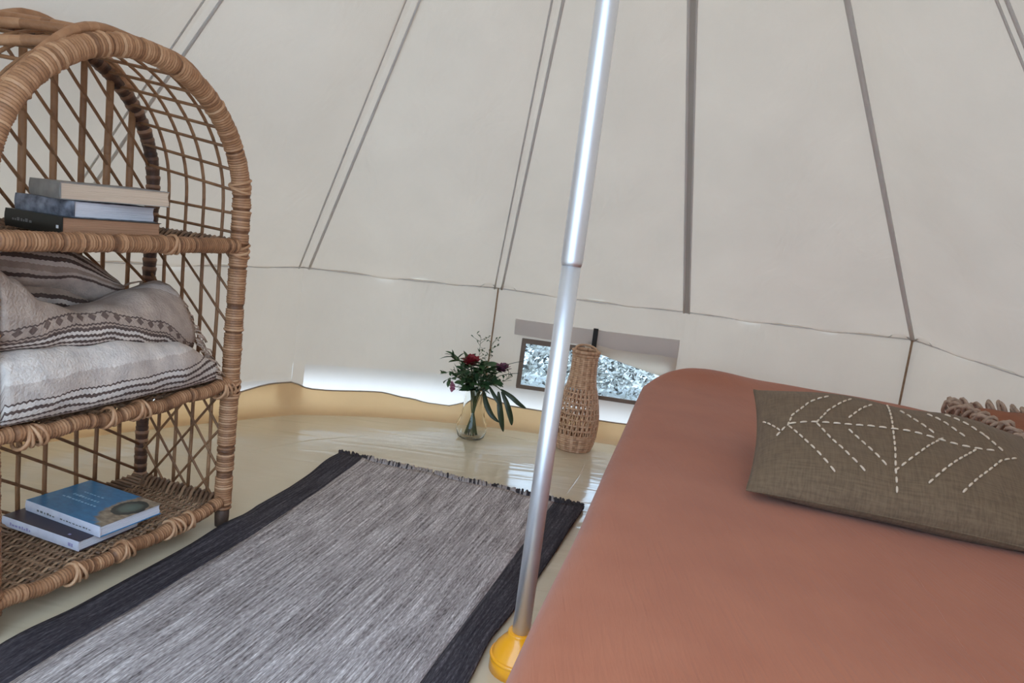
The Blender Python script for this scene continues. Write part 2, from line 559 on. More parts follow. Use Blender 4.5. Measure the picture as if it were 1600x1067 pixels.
# ---------------------------------------------------------------- mesh helpers
def link(o, parent=None):
    C.objects.link(o)
    if parent is not None:
        o.parent = parent
    return o


class MB:
    def __init__(s):
        s.v, s.f, s.t, s.p = [], [], [], []
        s.tone = 0.5

    def vert(s, co, par=(0, 0, 0)):
        s.v.append(tuple(co))
        s.p.append(par)
        return len(s.v) - 1

    def face(s, idx, tone=None):
        s.f.append(tuple(idx))
        s.t.append(s.tone if tone is None else tone)

    def grid(s, fn, nu, nv, par=None, skip=None):
        b = len(s.v)
        for j in range(nv + 1):
            for i in range(nu + 1):
                u, v = i / nu, j / nv
                s.vert(fn(u, v), par(u, v) if par else (u, v, 0))
        for j in range(nv):
            for i in range(nu):
                if skip and skip((i + .5) / nu, (j + .5) / nv):
                    continue
                a = b + j * (nu + 1) + i
                s.face((a, a + 1, a + nu + 2, a + nu + 1))

    def rings(s, rings, closed_path=False, cap=True, tones=None, pars=None):
        b = len(s.v)
        n = len(rings[0])
        for k, r in enumerate(rings):
            for i, co in enumerate(r):
                s.vert(co, pars[k][i] if pars else (0, 0, 0))
        K = len(rings)
        for k in range(K if closed_path else K - 1):
            k2 = (k + 1) % K
            for i in range(n):
                i2 = (i + 1) % n
                s.face((b + k * n + i, b + k * n + i2, b + k2 * n + i2, b + k2 * n + i), tones[k] if tones else None)
        if cap and not closed_path:
            s.face([b + i for i in range(n)][::-1], tones[0] if tones else None)
            s.face([b + (K - 1) * n + i for i in range(n)], tones[-1] if tones else None)

    def tube(s, pts, rad, n=8, flat=1.0, tones=None, up=None, closed=False, cap=True):
        pts = [Vector(q) for q in pts]
        K = len(pts)
        rs = []
        nrm = None
        for k in range(K):
            if closed:
                t = pts[(k + 1) % K] - pts[k - 1]
            else:
                t = pts[min(k + 1, K - 1)] - pts[max(k - 1, 0)]
            if t.length < 1e-9:
                t = Vector((0, 0, 1))
            t.normalize()
            if up is not None:
                nrm = Vector(up) - t * t.dot(Vector(up))
            elif nrm is None:
                a = Vector((0, 0, 1)) if abs(t.z) < 0.9 else Vector((1, 0, 0))
                nrm = a - t * t.dot(a)
            else:
                nrm = nrm - t * t.dot(nrm)
            if nrm.length < 1e-6:
                nrm = t.orthogonal()
            nrm.normalize()
            bn = t.cross(nrm)
            r = rad[k] if isinstance(rad, (list, tuple)) else rad
            rs.append([pts[k] + nrm * (math.cos(2 * pi * i / n) * r * flat) + bn * (math.sin(2 * pi * i / n) * r) for i in range(n)])
        s.rings(rs, closed_path=closed, tones=tones, cap=cap)

    def box(s, lo, hi, mat=None, par=None):
        b = len(s.v)
        for z in (lo[2], hi[2]):
            for x, y in ((lo[0], lo[1]), (hi[0], lo[1]), (hi[0], hi[1]), (lo[0], hi[1])):
                co = Vector((x, y, z))
                s.vert(mat @ co if mat else co, par(co) if par else (0, 0, 0))
        for q in ((3, 2, 1, 0), (4, 5, 6, 7), (0, 1, 5, 4), (1, 2, 6, 5), (2, 3, 7, 6), (3, 0, 4, 7)):
            s.face([b + i for i in q])

    def mesh(s, name, mat, smooth=True):
        me = bpy.data.meshes.new(name)
        me.from_pydata(s.v, [], s.f)
        me.materials.append(mat)
        if smooth:
            me.polygons.foreach_set('use_smooth', [True] * len(me.polygons))
        a = me.attributes.new('tone', 'FLOAT', 'FACE')
        a.data.foreach_set('value', s.t)
        a = me.attributes.new('par', 'FLOAT_VECTOR', 'POINT')
        a.data.foreach_set('vector', [x for q in s.p for x in q])
        me.update()
        return me

    def build(s, name, mat, parent=None, smooth=True, bevel=0.0, solid=0.0):
        o = link(bpy.data.objects.new(name, s.mesh(name, mat, smooth)), parent)
        if solid:
            md = o.modifiers.new('solid', 'SOLIDIFY')
            md.thickness = solid
            md.offset = 0
        if bevel:
            md = o.modifiers.new('bevel', 'BEVEL')
            md.width = bevel
            md.segments = 2
            md.limit_method = 'ANGLE'
        return o


def tag(o, label, cat, group=None):
    o['label'] = label
    o['category'] = cat
    if group:
        o['group'] = group
    return o


def thing(name, label, cat, loc=(0, 0, 0), rotz=0.0, group=None):
    o = link(bpy.data.objects.new(name, None))
    o.empty_display_size = 0.05
    o.location = loc
    o.rotation_euler = (0, 0, rotz)
    return tag(o, label, cat, group)


def structure(name, mesh_obj=None):
    if mesh_obj is None:
        o = link(bpy.data.objects.new(name, None))
        o.empty_display_size = 0.05
    else:
        o = mesh_obj
    o['kind'] = 'structure'
    return o


def lerp(a, b, t):
    return a + (b - a) * t


def interp(pts, x):
    """piecewise linear y(x) through sorted (x, y)"""
    if x <= pts[0][0]:
        return pts[0][1]
    for (x0, y0), (x1, y1) in zip(pts, pts[1:]):
        if x <= x1:
            return y0 + (y1 - y0) * (x - x0) / (x1 - x0)
    return pts[-1][1]


def smooth_interp(pts, x):
    if x <= pts[0][0]:
        return pts[0][1]
    for (x0, y0), (x1, y1) in zip(pts, pts[1:]):
        if x <= x1:
            t = (x - x0) / (x1 - x0)
            t = t * t * (3 - 2 * t)
            return y0 + (y1 - y0) * t
    return pts[-1][1]


# ---------------------------------------------------------------- tent shell
CX, CY, APEX = 0.104, 1.527, 2.665
ang_named = [-1.055, -0.554, -0.103, 0.352, 0.744, 1.20]
eave_pts = [(-1.745, 2.575, 0.670), (-0.995, 3.315, 0.694), (-0.101, 3.560, 0.690), (0.826, 3.500, 0.694), (1.789, 3.236, 0.722), (2.200, 2.340, 0.630)]
rest0, rest1 = 1.20, 2 * pi - 1.055
for i in range(1, 9):
    a = rest0 + (rest1 - rest0) * i / 9
    eave_pts.append((CX + 2.18 * math.sin(a), CY + 2.18 * math.cos(a), 0.67))
NV = len(eave_pts)     # 14 corners
eave = [Vector(e) for e in eave_pts]
base = []
for i, e in enumerate(eave):
    d = Vector((e.x - CX, e.y - CY, 0)).normalized()
    base.append(Vector((e.x, e.y, 0)) + d * 0.03)
base[1] = Vector((-1.035, 3.375, 0))
base[2] = Vector((-0.110, 3.600, 0))
base[3] = Vector((0.850, 3.520, 0))
apex = Vector((CX, CY, APEX))
DOOR = (9, 10)           # the open doorway behind the camera: these wall panels and the lower roof are tied back
SIDE = {}


def wallpoint(k, u, v, off=0.0):
    """u along the panel from corner k to k+1, v from ground 0 to eave 1, off towards the tent's middle"""
    a, b = k, (k + 1) % NV
    g = base[a].lerp(base[b], u)
    e = eave[a].lerp(eave[b], u)
    n = Vector((g.x - CX, g.y - CY, 0)).normalized()
    bulge = 0.05 * math.sin(pi * u) * (1 - v) if k in (1,) else 0.02 * math.sin(pi * u) * (1 - v)
    e = e - Vector((0, 0, 0.006 * math.sin(pi * u)))
    q = g.lerp(e, v) + n * bulge
    q += n * 0.006 * noise.noise(Vector((q.x * 3, q.y * 3, q.z * 4)))
    return q - n * off


def roofpoint(k, u, t, off=0.0):
    a, b = k, (k + 1) % NV
    t2 = t * 0.985
    A = eave[a].lerp(apex, t2)
    B = eave[b].lerp(apex, t2)
    q = A.lerp(B, u)
    w = (B - A).length
    nrm = (eave[b] - eave[a]).cross(apex - eave[a]).normalized()
    if nrm.dot(Vector((CX, CY, 0.8)) - eave[a]) < 0:
        nrm = -nrm
    sag = 0.030 * math.sin(pi * u) * math.sin(pi * min(1, t * 1.05)) * min(1, w / 0.5)
    # soft drag folds that start at the eave corners
    fold = 0.010 * (1 - t) ** 2 * math.sin(u * 17 + t * 9 + k) * math.sin(pi * u)
    q = q - Vector((0, 0, 0.006 * math.sin(pi * u))) * (1 - t)
    return q + nrm * (sag + fold + off)


def seg_name(k):
    return {0: 'wall_left', 1: 'wall_back', 2: 'wall_back', 3: 'wall_back', 4: 'wall_right', 5: 'wall_right', 6: 'wall_right', 7: 'wall_right',
            8: 'wall_front', 9: 'wall_front', 10: 'wall_front', 11: 'wall_left', 12: 'wall_left', 13: 'wall_left'}[k]


walls = {n: structure(n) for n in ('wall_left', 'wall_back', 'wall_right', 'wall_front')}
roof = structure('ceiling')
SUN_BANDS = {0: 0.22, 1: 0.33, 2: 0.295}  # height of the painted sunlit band on each panel
SUN_BAND = 0.30      # fraction of the wall height brightened to paint in outside sunlight
WU0, WU1, WV0, WV1 = 0.175, 0.955, 0.31, 0.645     # window hole in panel 2


for k in range(NV):
    par = walls[seg_name(k)]
    if k not in DOOR:
        mb = MB()
        v0 = SUN_BANDS.get(k, 0.0)
        if k == 2:
            us = sorted(set([0, .06, .12, WU0, .3, .42, .55, .68, .82, WU1, .98, 1.0]))
            vs = sorted(set([v0, WV0, .38, .46, .55, WV1, .75, .88, 1.0, 1.012]))
        else:
            us = [i / 16 for i in range(17)]
            vs = [v0 + (1 - v0) * i / 10 for i in range(11)] + [1.012]
        idx = {}
        for j, v in enumerate(vs):
            for i, u in enumerate(us):
                idx[i, j] = mb.vert(wallpoint(k, u, v), (u, v, 0))
        for j in range(len(vs) - 1):
            for i in range(len(us) - 1):
                um, vm = (us[i] + us[i + 1]) / 2, (vs[j] + vs[j + 1]) / 2
                if k == 2 and WU0 < um < WU1 and WV0 < vm < WV1:
                    continue
                mb.face((idx[i, j], idx[i + 1, j], idx[i + 1, j + 1], idx[i, j + 1]))
        mb.build('canvas_panel', M['canvas'], par)
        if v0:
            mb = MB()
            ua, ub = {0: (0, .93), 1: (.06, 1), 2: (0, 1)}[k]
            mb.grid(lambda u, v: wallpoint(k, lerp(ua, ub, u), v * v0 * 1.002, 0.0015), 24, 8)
            o = mb.build('wall_sun_band', M['sun_band'], par)
            if ub - ua < 1:
                mb = MB()
                pa_, pb_ = (ub, 1) if k == 0 else (0, ua)
                mb.grid(lambda u, v: wallpoint(k, lerp(pa_, pb_, u), v * v0 * 1.002, 0.0015), 3, 5)
                mb.build('canvas_tuck', M['canvas'], par)
    # roof panel (the doorway panels are rolled back to a third of the way up)
    t0 = 0.55 if k in DOOR else 0.0
    mb = MB()
    mb.grid(lambda u, v: roofpoint(k, u, lerp(t0, 1, v)), 18, 26)
    mb.build('canvas_panel', M['canvas'], roof)
    # eave seam
    if k not in DOOR:
        mb = MB()
        mb.tube([wallpoint(k, i / 16, 1.0, 0.004) for i in range(17)], 0.0026, 5)
        mb.build('eave_seam', M['seam_edge'], par)

# roof seams: a flat doubled band with a stitched ridge along its edges
seam_style = {0: (0.046, 'both'), 1: (0.046, 'both'), 2: (0.036, 'both'), 3: (0.026, 'thick'), 4: (0.004, 'single')}
for k in range(NV):
    w, st = seam_style.get(k, (0.024, 'both'))
    e = eave[k]
    ax = (apex - e).normalized()
    inward = (Vector((CX, CY, 0.9)) - e)
    inward = (inward - ax * ax.dot(inward)).normalized()
    side = ax.cross(inward).normalized()
    L = (apex - e).length * 0.97

    def sp(t, s_, h_):
        wd = 1.0 - 0.0 * t
        return e + ax * (L * t) + side * (s_ * wd) + inward * (h_ - 0.0)

    mb = MB()
    K = 24
    if st == 'thick':
        rr = []
        for i in range(K + 1):
            t = i / K
            rr.append([sp(t, -w / 2, 0.003), sp(t, w / 2, 0.003), sp(t, w / 2, 0.007), sp(t, -w / 2, 0.007)])
        mb.rings(rr)
        mb.build('seam_band', M['seam'], roof, smooth=False)
    for sgn in (-1, 1):
        if st == 'single' and sgn < 0:
            continue
        r = 0.0042 if sgn < 0 else 0.0062
        if st == 'thick':
            r = 0.0035 if sgn > 0 else 0.0055
        if st == 'single':
            r = 0.0105
        mb = MB()
        mb.tube([sp(i / K, sgn * w / 2 if st != 'single' else 0, 0.007) for i in range(K + 1)], r, 6, up=inward, flat=.5)
        mb.build('seam_ridge', M['seam_edge'] if st != 'single' else M['seam_edge'], roof)

# brown webbing strips down the wall under two of the corners, soft creases beside them
for k in (2, 4, 5):
    mb = MB()
    mb.tube([wallpoint(k, 0.0, 1.0 - 0.92 * i / 10, 0.012) for i in range(11)], 0.0075, 6, flat=0.5)
    mb.build('corner_webbing', M['tape'], walls[seg_name(k)])
# gathered tucks where the roof is pegged out at those corners
for k, s0 in ((2, 1), (4, 1), (2, -1), (4, -1)):
    kk = k if s0 > 0 else k - 1
    mb = MB()
    us = [(0.01 + 0.09 * i / 8) if s0 > 0 else (0.99 - 0.09 * i / 8) for i in range(9)]
    mb.tube([wallpoint(kk, u, 1.0 + 0.035 * math.sin(pi * i / 8), 0.012) for i, u in enumerate(us)], [0.0035 * (1 - i / 12) for i in range(9)], 5)
    mb.build('corner_tuck', M['seam'], walls[seg_name(kk)])

# apex ring where the canvas meets the pole
mb = MB()
mb.tube([apex + Vector((math.cos(a) * .035, math.sin(a) * .035, -0.04)) for a in [2 * pi * i / 24 for i in range(24)]], 0.012, 8, closed=True)
mb.build('apex_ring', M['seam_edge'], roof)

# ---------------------------------------------------------------- floor
mb = MB()
ring = [base[k].copy() for k in range(NV)]
outline = []
for k in range(NV):
    for i in range(8):
        g = wallpoint(k, i / 8, 0.0)
        outline.append(Vector((g.x, g.y, 0)))
rr = []
for s_ in [1.0, .985, .95, .9, .8, .7, .6, .5, .4, .3, .2, .1, .01]:
    row = []
    for q in outline:
        w = Vector((CX + (q.x - CX) * s_, CY + (q.y - CY) * s_, 0))
        w.z = (0.0 if s_ < .93 else 0.0)
        row.append(w)
    rr.append(row)
mb.rings(rr, cap=False)
floor = structure('floor', mb.build('floor', M['floor']))
# long creases pressed into the groundsheet
for pts in ([(-0.35, 3.02), (0.0, 3.06), (0.4, 3.17), (0.66, 3.24)], [(-1.05, 2.62), (-0.8, 2.95), (-0.45, 3.22)], [(-0.15, 3.42), (0.15, 3.34), (0.6, 3.37)], [(0.26, 2.6), (0.36, 2.95), (0.41, 3.2)]):
    mb = MB()
    q = []
    for (a, b_) in zip(pts, pts[1:]):
        for i in range(6):
            q.append(Vector((lerp(a[0], b_[0], i / 6), lerp(a[1], b_[1], i / 6), -0.0015)))
    n_ = len(q)
    mb.tube(q, [0.0045 * math.sin(pi * (i + 0.6) / (n_ + .6)) for i in range(n_)], 8, up=(0, 0, 1), flat=0.75)
    mb.build('floor_crease', M['floor'], floor)

# upturned lip of the groundsheet around the wall
lip_prof = {0: [(0, .10), (.35, .085), (.7, .095), (.93, .135), (1, .135)],
            1: [(0, .135), (.04, .125), (.09, .105), (.2, .10), (.45, .105), (.6, .085), (.72, .066), (.82, .062), (.9, .085), (.97, .13), (1, .135)],
            2: [(0, .135), (.06, .12), (.15, .10), (.4, .095), (.7, .09), (1, .10)]}
for k in range(NV):
    if k in DOOR:
        continue
    prof = lip_prof.get(k, [(0, .1), (1, .1)])
    mb = MB()
    edge = []
    nu = 28
    rows = []
    for i in range(nu + 1):
        u = i / nu
        h = smooth_interp(prof, u)
        g = wallpoint(k, u, 0.0, 0.0)
        n = Vector((g.x - CX, g.y - CY, 0)).normalized()
        col = []
        for (o_, z_) in ((0.115, -0.001), (0.085, 0.004), (0.06, 0.014), (0.040, 0.04), (0.030, 0.075), (0.022, h)):
            wob = 0.010 * noise.noise(Vector((g.x * 4, g.y * 4, z_ * 6)))
            col.append(Vector((g.x, g.y, 0)) - n * (o_ + wob * (z_ > 0.01)) + Vector((0, 0, min(z_, h))))
        rows.append(col)
        edge.append(col[-1] + Vector((0, 0, 0.001)))
    ix = [[mb.vert(c_, (0, 0, 0)) for c_ in col] for col in rows]
    for i in range(nu):
        for j in range(5):
            mb.face((ix[i][j], ix[i + 1][j], ix[i + 1][j + 1], ix[i][j + 1]))
    mb.build('floor_lip', M['lip'], floor)
    mb = MB()
    mb.tube(edge, 0.0035, 5)
    mb.build('lip_binding', M['lip_edge'], floor)

# ---------------------------------------------------------------- window in the back wall
win = structure('window_1')


def wp(u, v, off):
    return wallpoint(2, u, v, off)


def strip(pa, pb, w, off, th, name, mat, parent, n=14):
    """a flat tape of width w (in v or u) along the wall from pa to pb"""
    mb = MB()
    rr = []
    horiz = abs(pa[0] - pb[0]) > abs(pa[1] - pb[1])
    for i in range(n + 1):
        t = i / n
        u, v = lerp(pa[0], pb[0], t), lerp(pa[1], pb[1], t)
        du, dv = (0, w / 2) if horiz else (w / 2, 0)
        rr.append([wp(u - du, v - dv, off), wp(u + du, v + dv, off), wp(u + du, v + dv, off + th), wp(u - du, v - dv, off + th)])
    mb.rings(rr)
    return mb.build(name, mat, parent, smooth=False)


strip((WU0, WV0 - .01), (WU0, WV1 + .02), 0.024, 0.003, 0.006, 'window_frame', M['frame'], win)
strip((WU1, WV0 - .01), (WU1, WV1 + .02), 0.024, 0.003, 0.006, 'window_frame', M['frame'], win)
strip((WU0 - .01, WV0 - 0.006), (WU1 + .01, WV0 - 0.006), 0.030, 0.003, 0.006, 'window_frame', M['frame'], win)
strip((WU0 - .01, WV1 + 0.004), (WU1 + .01, WV1 + 0.004), 0.036, 0.003, 0.006, 'window_frame', M['frame'], win)
mb = MB()
mb.grid(lambda u, v: wp(lerp(WU0, WU1, u), lerp(WV0, WV1, v), -0.002), 10, 4)
mb.build('window_pane', M['film'], win, solid=0.001)
# taupe valance above the window
mb = MB()
rr = []
for i in range(21):
    t = i / 20
    u = lerp(0.115, 0.985, t)
    vt, vb = 0.800, lerp(0.690, 0.672, t)
    rr.append([wp(u, vb, 0.012), wp(u, vt, 0.006), wp(u, vt, 0.012), wp(u, vb, 0.022)])
mb.rings(rr)
mb.build('window_valance', M['taupe_canvas'], win, smooth=False)
# flap that sags over the upper right of the window
mb = MB()


def flapv(t):
    return interp([(0, .655), (.1, .640), (.45, .585), (.75, .54), (1, .505)], t)


rr = []
for i in range(25):
    t = i / 24
    u = lerp(0.50, 0.985, t)
    vb = flapv(t)
    vt = 0.70
    col = []
    for j in range(6):
        s_ = j / 5
        col.append(wp(u, lerp(vt, vb, s_), 0.012 + 0.020 * math.sin(pi * s_ * .8) + 0.004 * math.sin(9 * t + 4 * s_)))
    for j in range(5, -1, -1):
        s_ = j / 5
        col.append(wp(u, lerp(vt, vb, s_), 0.008 + 0.020 * math.sin(pi * s_ * .8) + 0.004 * math.sin(9 * t + 4 * s_)))
    rr.append(col)
mb.rings(rr)
mb.build('window_flap', M['flap'], win)
strip((0.545, 0.635), (0.545, 0.815), 0.026, 0.030, 0.005, 'black_strap', M['black'], win)

# ---------------------------------------------------------------- outside: ground and shrubs seen through the window
mb = MB()
mb.grid(lambda u, v: Vector((lerp(-16, 16, u), lerp(-14, 18, v), -0.03 + 0.01 * noise.noise(Vector((u * 40, v * 40, 0))))), 40, 40)
structure('ground', mb.build('ground', M['ground']))


def shrub(loc, wid, hgt, dep, n, label, mat, seed):
    rnd = random.Random(seed)
    t = thing('shrub', label, 'shrub', loc, 0, 'shrubs outside the window')
    mb = MB()
    md = MB()
    for i in range(n):
        a = rnd.uniform(0, 2 * pi)
        zz = rnd.random() ** 0.9
        rr_ = math.sqrt(rnd.uniform(.35, 1.0)) * (1 - 0.35 * zz)
        c_ = Vector((math.cos(a) * rr_ * wid / 2, math.sin(a) * rr_ * dep / 2, 0.01 + zz * hgt))
        d = Vector((rnd.uniform(-1, 1), rnd.uniform(-1, 1), rnd.uniform(-.6, 1))).normalized()
        s_ = d.orthogonal().normalized()
        l_ = rnd.uniform(.012, .034)
        up_ = d.cross(s_) * 0.006
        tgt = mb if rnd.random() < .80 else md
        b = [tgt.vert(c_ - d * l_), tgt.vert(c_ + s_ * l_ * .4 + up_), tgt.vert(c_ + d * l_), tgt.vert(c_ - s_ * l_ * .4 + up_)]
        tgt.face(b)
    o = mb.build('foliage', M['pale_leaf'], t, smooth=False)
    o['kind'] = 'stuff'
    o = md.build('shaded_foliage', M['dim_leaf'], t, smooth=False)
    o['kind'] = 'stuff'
    mb = MB()
    for i in range(7):
        a = i * 2 * pi / 7
        mb.tube([(0, 0, -0.03), (math.cos(a) * wid * .15, math.sin(a) * dep * .15, hgt * .4), (math.cos(a) * wid * .33, math.sin(a) * dep * .33, hgt * .8)], [.012, .008, .003], 5)
    mb.build('branches', M['pale_leaf'], t)


shrub((0.06, 4.75, -0.02), 1.2, 0.55, 0.7, 4200, 'pale frosty looking shrub outside, seen left of the pole through the window', 'x', 3)
shrub((1.08, 4.72, -0.02), 1.2, 0.55, 0.7, 4200, 'pale frosty looking shrub outside, seen right of the woven vase through the window', 'x', 4)

# ---------------------------------------------------------------- rattan shelf
SH_A = 0.3163
SF = Vector((-0.808, 2.0608, 0))
DS = Vector((math.sin(SH_A), math.cos(SH_A), 0))
DB = Vector((-math.cos(SH_A), math.sin(SH_A), 0))
SW, SD = 0.724, 0.322
Z1, Z2, Z3 = 0.078, 0.446, 0.848
ZS, RA = 0.945, 0.345
shelf = thing('rattan_shelf', 'tall arched rattan shelf unit with three woven shelves by tent wall', 'shelf', SF, 0)
# local frame: x = along the front (0 right post, -SW left post), y = depth to the back, z up
shelf.matrix_world = Matrix(((DS.x, DB.x, 0, SF.x), (DS.y, DB.y, 0, SF.y), (0, 0, 1, 0), (0, 0, 0, 1)))
_shm = shelf.matrix_world.copy()


def resample(pts, step):
    pts = [Vector(q) for q in pts]
    out_, acc = [pts[0]], 0.0
    for a, b_ in zip(pts, pts[1:]):
        L = (b_ - a).length
        while acc + L >= step:
            t = (step - acc) / L
            a = a.lerp(b_, t)
            L = (b_ - a).length
            out_.append(a)
            acc = 0.0
        acc += L
    return out_


def wrapped(mb, path, r, strand=0.008, n=10, rnd=random.Random(5), alternate=False, up=None, flat=1.0):
    """a bundle of canes bound with split rattan: every turn of the binding is a raised band"""
    pts = resample(path, strand / 3.0)
    rad, tones = [], []
    cur, jit, left = 0.5, 1.0, 0
    for i in range(len(pts)):
        ph = i % 3
        if ph == 0:
            cur = min(1, max(0, rnd.gauss(0.55, 0.16)))
            jit = rnd.uniform(0.97, 1.04)
            if alternate and (i // 3) % 2:
                cur, jit = rnd.uniform(.02, .15), .94
            elif rnd.random() < 0.06:
                cur, jit = 0.12, 0.90
            if rnd.random() < 0.03:
                cur, jit = 0.85, 1.10
        rad.append(r * jit * (0.945 if ph == 0 else 1.0))
        tones.append(cur if ph else cur * 0.45)
    mb.tube(pts, rad, n, tones=tones, up=up, flat=flat)


def arch_path(x0, x1, y, zs, z0, ra, n=40, splay=0.0):
    pts = [(x1, y, z0), (x1, y, zs)]
    cx = (x0 + x1) / 2
    for i in range(1, n):
        a = pi * i / n
        pts.append((cx + (x1 - x0) / 2 * math.cos(a), y, zs + ra * math.sin(a)))
    pts += [(x0, y, zs), (x0 + splay * .5, y, (zs + z0) / 2), (x0 + splay, y, z0)]
    return pts


mb = MB()
wrapped(mb, arch_path(-SW, 0, 0, ZS, 0.055, RA, splay=.020), 0.026, 0.0072, 12)
mb.build('front_arch', M['wrap'], shelf)
# outer cane laid over the front arch, bound on here and there
mb = MB()
pts = []
for i in range(46):
    a = pi * (0.02 + 0.96 * i / 45)
    pts.append((-SW / 2 + (RA + .026) * math.cos(a), 0.018, ZS + (RA + .026) * math.sin(a) + (.010 * math.sin(i * .5))))
mb.tone = 0.45
mb.tube(pts, 0.012, 8, tones=[0.35 + 0.3 * random.random() for _ in pts])
mb.build('outer_cane', M['wrap'], shelf)
mb = MB()
ZB = ZS + 0.035
wrapped(mb, arch_path(-SW, 0, SD, ZB, 0.03, RA), 0.020, 0.0135, 9, rnd=random.Random(11), alternate=True)
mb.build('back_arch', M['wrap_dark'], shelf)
mb = MB()
pts = []
for i in range(46):
    a = pi * (0.25 + 0.7 * i / 45)
    pts.append((-SW / 2 + (RA + .018) * math.cos(a), SD * .97, ZB + (RA + .018) * math.sin(a) + .008 * math.sin(i * .45)))
mb.tube(pts, 0.013, 8, tones=[0.35 + 0.3 * random.random() for _ in pts])
mb.build('outer_cane', M['wrap'], shelf)
# extra canes over the crown, tying the two arches together
for (a0, a1, dz) in ((2.2, 1.75, .03), (1.95, 1.6, .022), (2.5, 2.05, .03)):
    mb = MB()
    pts = []
    for i in range(17):
        t = i / 16
        a = lerp(a0, a1, t)
        R_ = RA + lerp(dz, .012, t)
        pts.append((-SW / 2 + R_ * math.cos(a), lerp(SD, 0.0, t), lerp(ZB, ZS, t) + R_ * math.sin(a)))
    mb.tube(pts, 0.011, 8, tones=[0.3 + 0.4 * random.random() for _ in pts])
    mb.build('crown_cane', M['wrap'], shelf)

# feet
for (x, y, rr_) in ((0, 0, .021), (-SW + .02, 0, .021), (0, SD, .017), (-SW, SD, .017)):
    mb = MB()
    mb.tube([(x, y, 0.0), (x, y, 0.03), (x, y, 0.075)], [rr_ * .92, rr_, rr_], 12)
    mb.build('foot', M['foot'], shelf)


def lump_bind(name, x, y, z, axis, r, n=4, rnd=random.Random(3)):
    """a few raised turns of rattan at a joint"""
    for i in range(n):
        o_ = (i - n / 2) * 0.009
        pts = []
        for a in range(14):
            ph = 2 * pi * a / 14
            c_, s_ = math.cos(ph) * r, math.sin(ph) * r
            sl = 0.010 * math.sin(ph + i)
            if axis == 'x':
                pts.append((x + o_ + sl, y + c_, z + s_))
            elif axis == 'y':
                pts.append((x + c_, y + o_ + sl, z + s_))
            else:
                pts.append((x + c_, y + s_, z + o_ + sl))
        mb = MB()
        mb.tone = rnd.uniform(.5, .95)
        mb.tube(pts, 0.0042, 6, closed=True)
        mb.build(name, M['wrap'], shelf)


# woven shelf surface, shared by the three shelves
def woven_mesh():
    rnd = random.Random(9)
    mb = MB()
    x0, x1 = -SW + .022, -.022
    y0, y1 = .012, SD - .012
    nspoke = 24
    # spokes from front to back
    for i in range(nspoke + 1):
        x = lerp(x0, x1, i / nspoke)
        mb.tone = rnd.uniform(.25, .6)
        mb.tube([(x, y0, -.002), (x, y1, -.002)], 0.0042, 5)
    # wefts along the front
    nw = 40
    K = nspoke * 2
    for j in range(nw):
        y = lerp(y0 + .004, y1 - .004, j / (nw - 1))
        sgn = 1 if j % 2 else -1
        pts = []
        for i in range(K + 1):
            u = i / K
            x = lerp(x0 - .012, x1 + .012, u)
            z = -.002 + sgn * .0058 * math.sin(pi * (u * nspoke + .5)) + rnd.uniform(-.0008, .0008)
            pts.append((x, y + rnd.uniform(-.0008, .0008), z))
        tn = rnd.uniform(.25, .8)
        mb.tube(pts, 0.0044, 4, flat=.6, up=(0, 0, 1), tones=[min(1, max(0, tn + rnd.uniform(-.15, .15))) for _ in pts])
    return mb.mesh('woven_shelf', M['weave'])


weave_me = woven_mesh()
for zi, z in enumerate((Z1, Z2, Z3)):
    rnd = random.Random(20 + zi)
    o = link(bpy.data.objects.new('woven_shelf', weave_me), shelf)
    o.location = (0, 0, z)
    droop = {0: 0.012, 1: 0.016, 2: 0.0}[zi]
    mb = MB()
    fr = [(-SW + .02 + (SW - .04) * i / 30, -0.006, z - droop * math.sin(pi * i / 30) + .004 * math.sin(i * .9) * (zi < 2)) for i in range(31)]
    wrapped(mb, fr, 0.0215 if zi == 2 else 0.0185, 0.0075, 10, rnd)
    if zi == 2:
        wrapped(mb, [(-SW + .02, 0.02, z - .004), (-.02, 0.02, z - .004)], 0.018, 0.011, 8, rnd)
    mb.build('front_rail', M['wrap'], shelf)
    for x in (0.0, -SW):
        mb = MB()
        wrapped(mb, [(x, .02, z), (x, SD - .01, z)], 0.014, 0.010, 9, rnd)
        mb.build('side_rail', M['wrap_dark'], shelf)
    mb = MB()
    wrapped(mb, [(-SW + .015, SD, z), (-.015, SD, z)], 0.0135, 0.011, 9, rnd)
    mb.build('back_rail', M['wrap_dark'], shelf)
    # slanted loops of the edge weave that tie the mat to the side and back rails
    mb = MB()
    nl = 16
    for i in range(nl):
        y = lerp(.035, SD - .03, i / (nl - 1))
        mb.tone = rnd.uniform(.2, .75)
        for sx, x in ((1, 0.0), (-1, -SW)):
            mb.tube([(x, y, z + .016), (x - sx * .018, y - .006, z + .013), (x - sx * .048, y - .022, z + .003), (x - sx * .066, y - .03, z - .003)], [.0052, .0055, .005, .003], 5)
    nl = 36
    for i in range(nl):
        x = lerp(-SW + .03, -.03, i / (nl - 1))
        mb.tone = rnd.uniform(.2, .75)
        mb.tube([(x, SD, z + .016), (x + .006, SD - .018, z + .013), (x + .022, SD - .046, z + .003), (x + .03, SD - .062, z - .003)], [.0052, .0055, .005, .003], 5)
    mb.build('edge_weave', M['weave'], shelf)
    # loose bindings on the front rail
    spots = {0: (-.14, -.20, -.36, -.50), 1: (-.03, -.33, -.42, -.62), 2: (-.25,)}[zi]
    for x in spots:
        lump_bind('rail_binding', x, -0.006, z - droop * .8, 'x', 0.023, rnd.choice((3, 4, 5)), rnd)

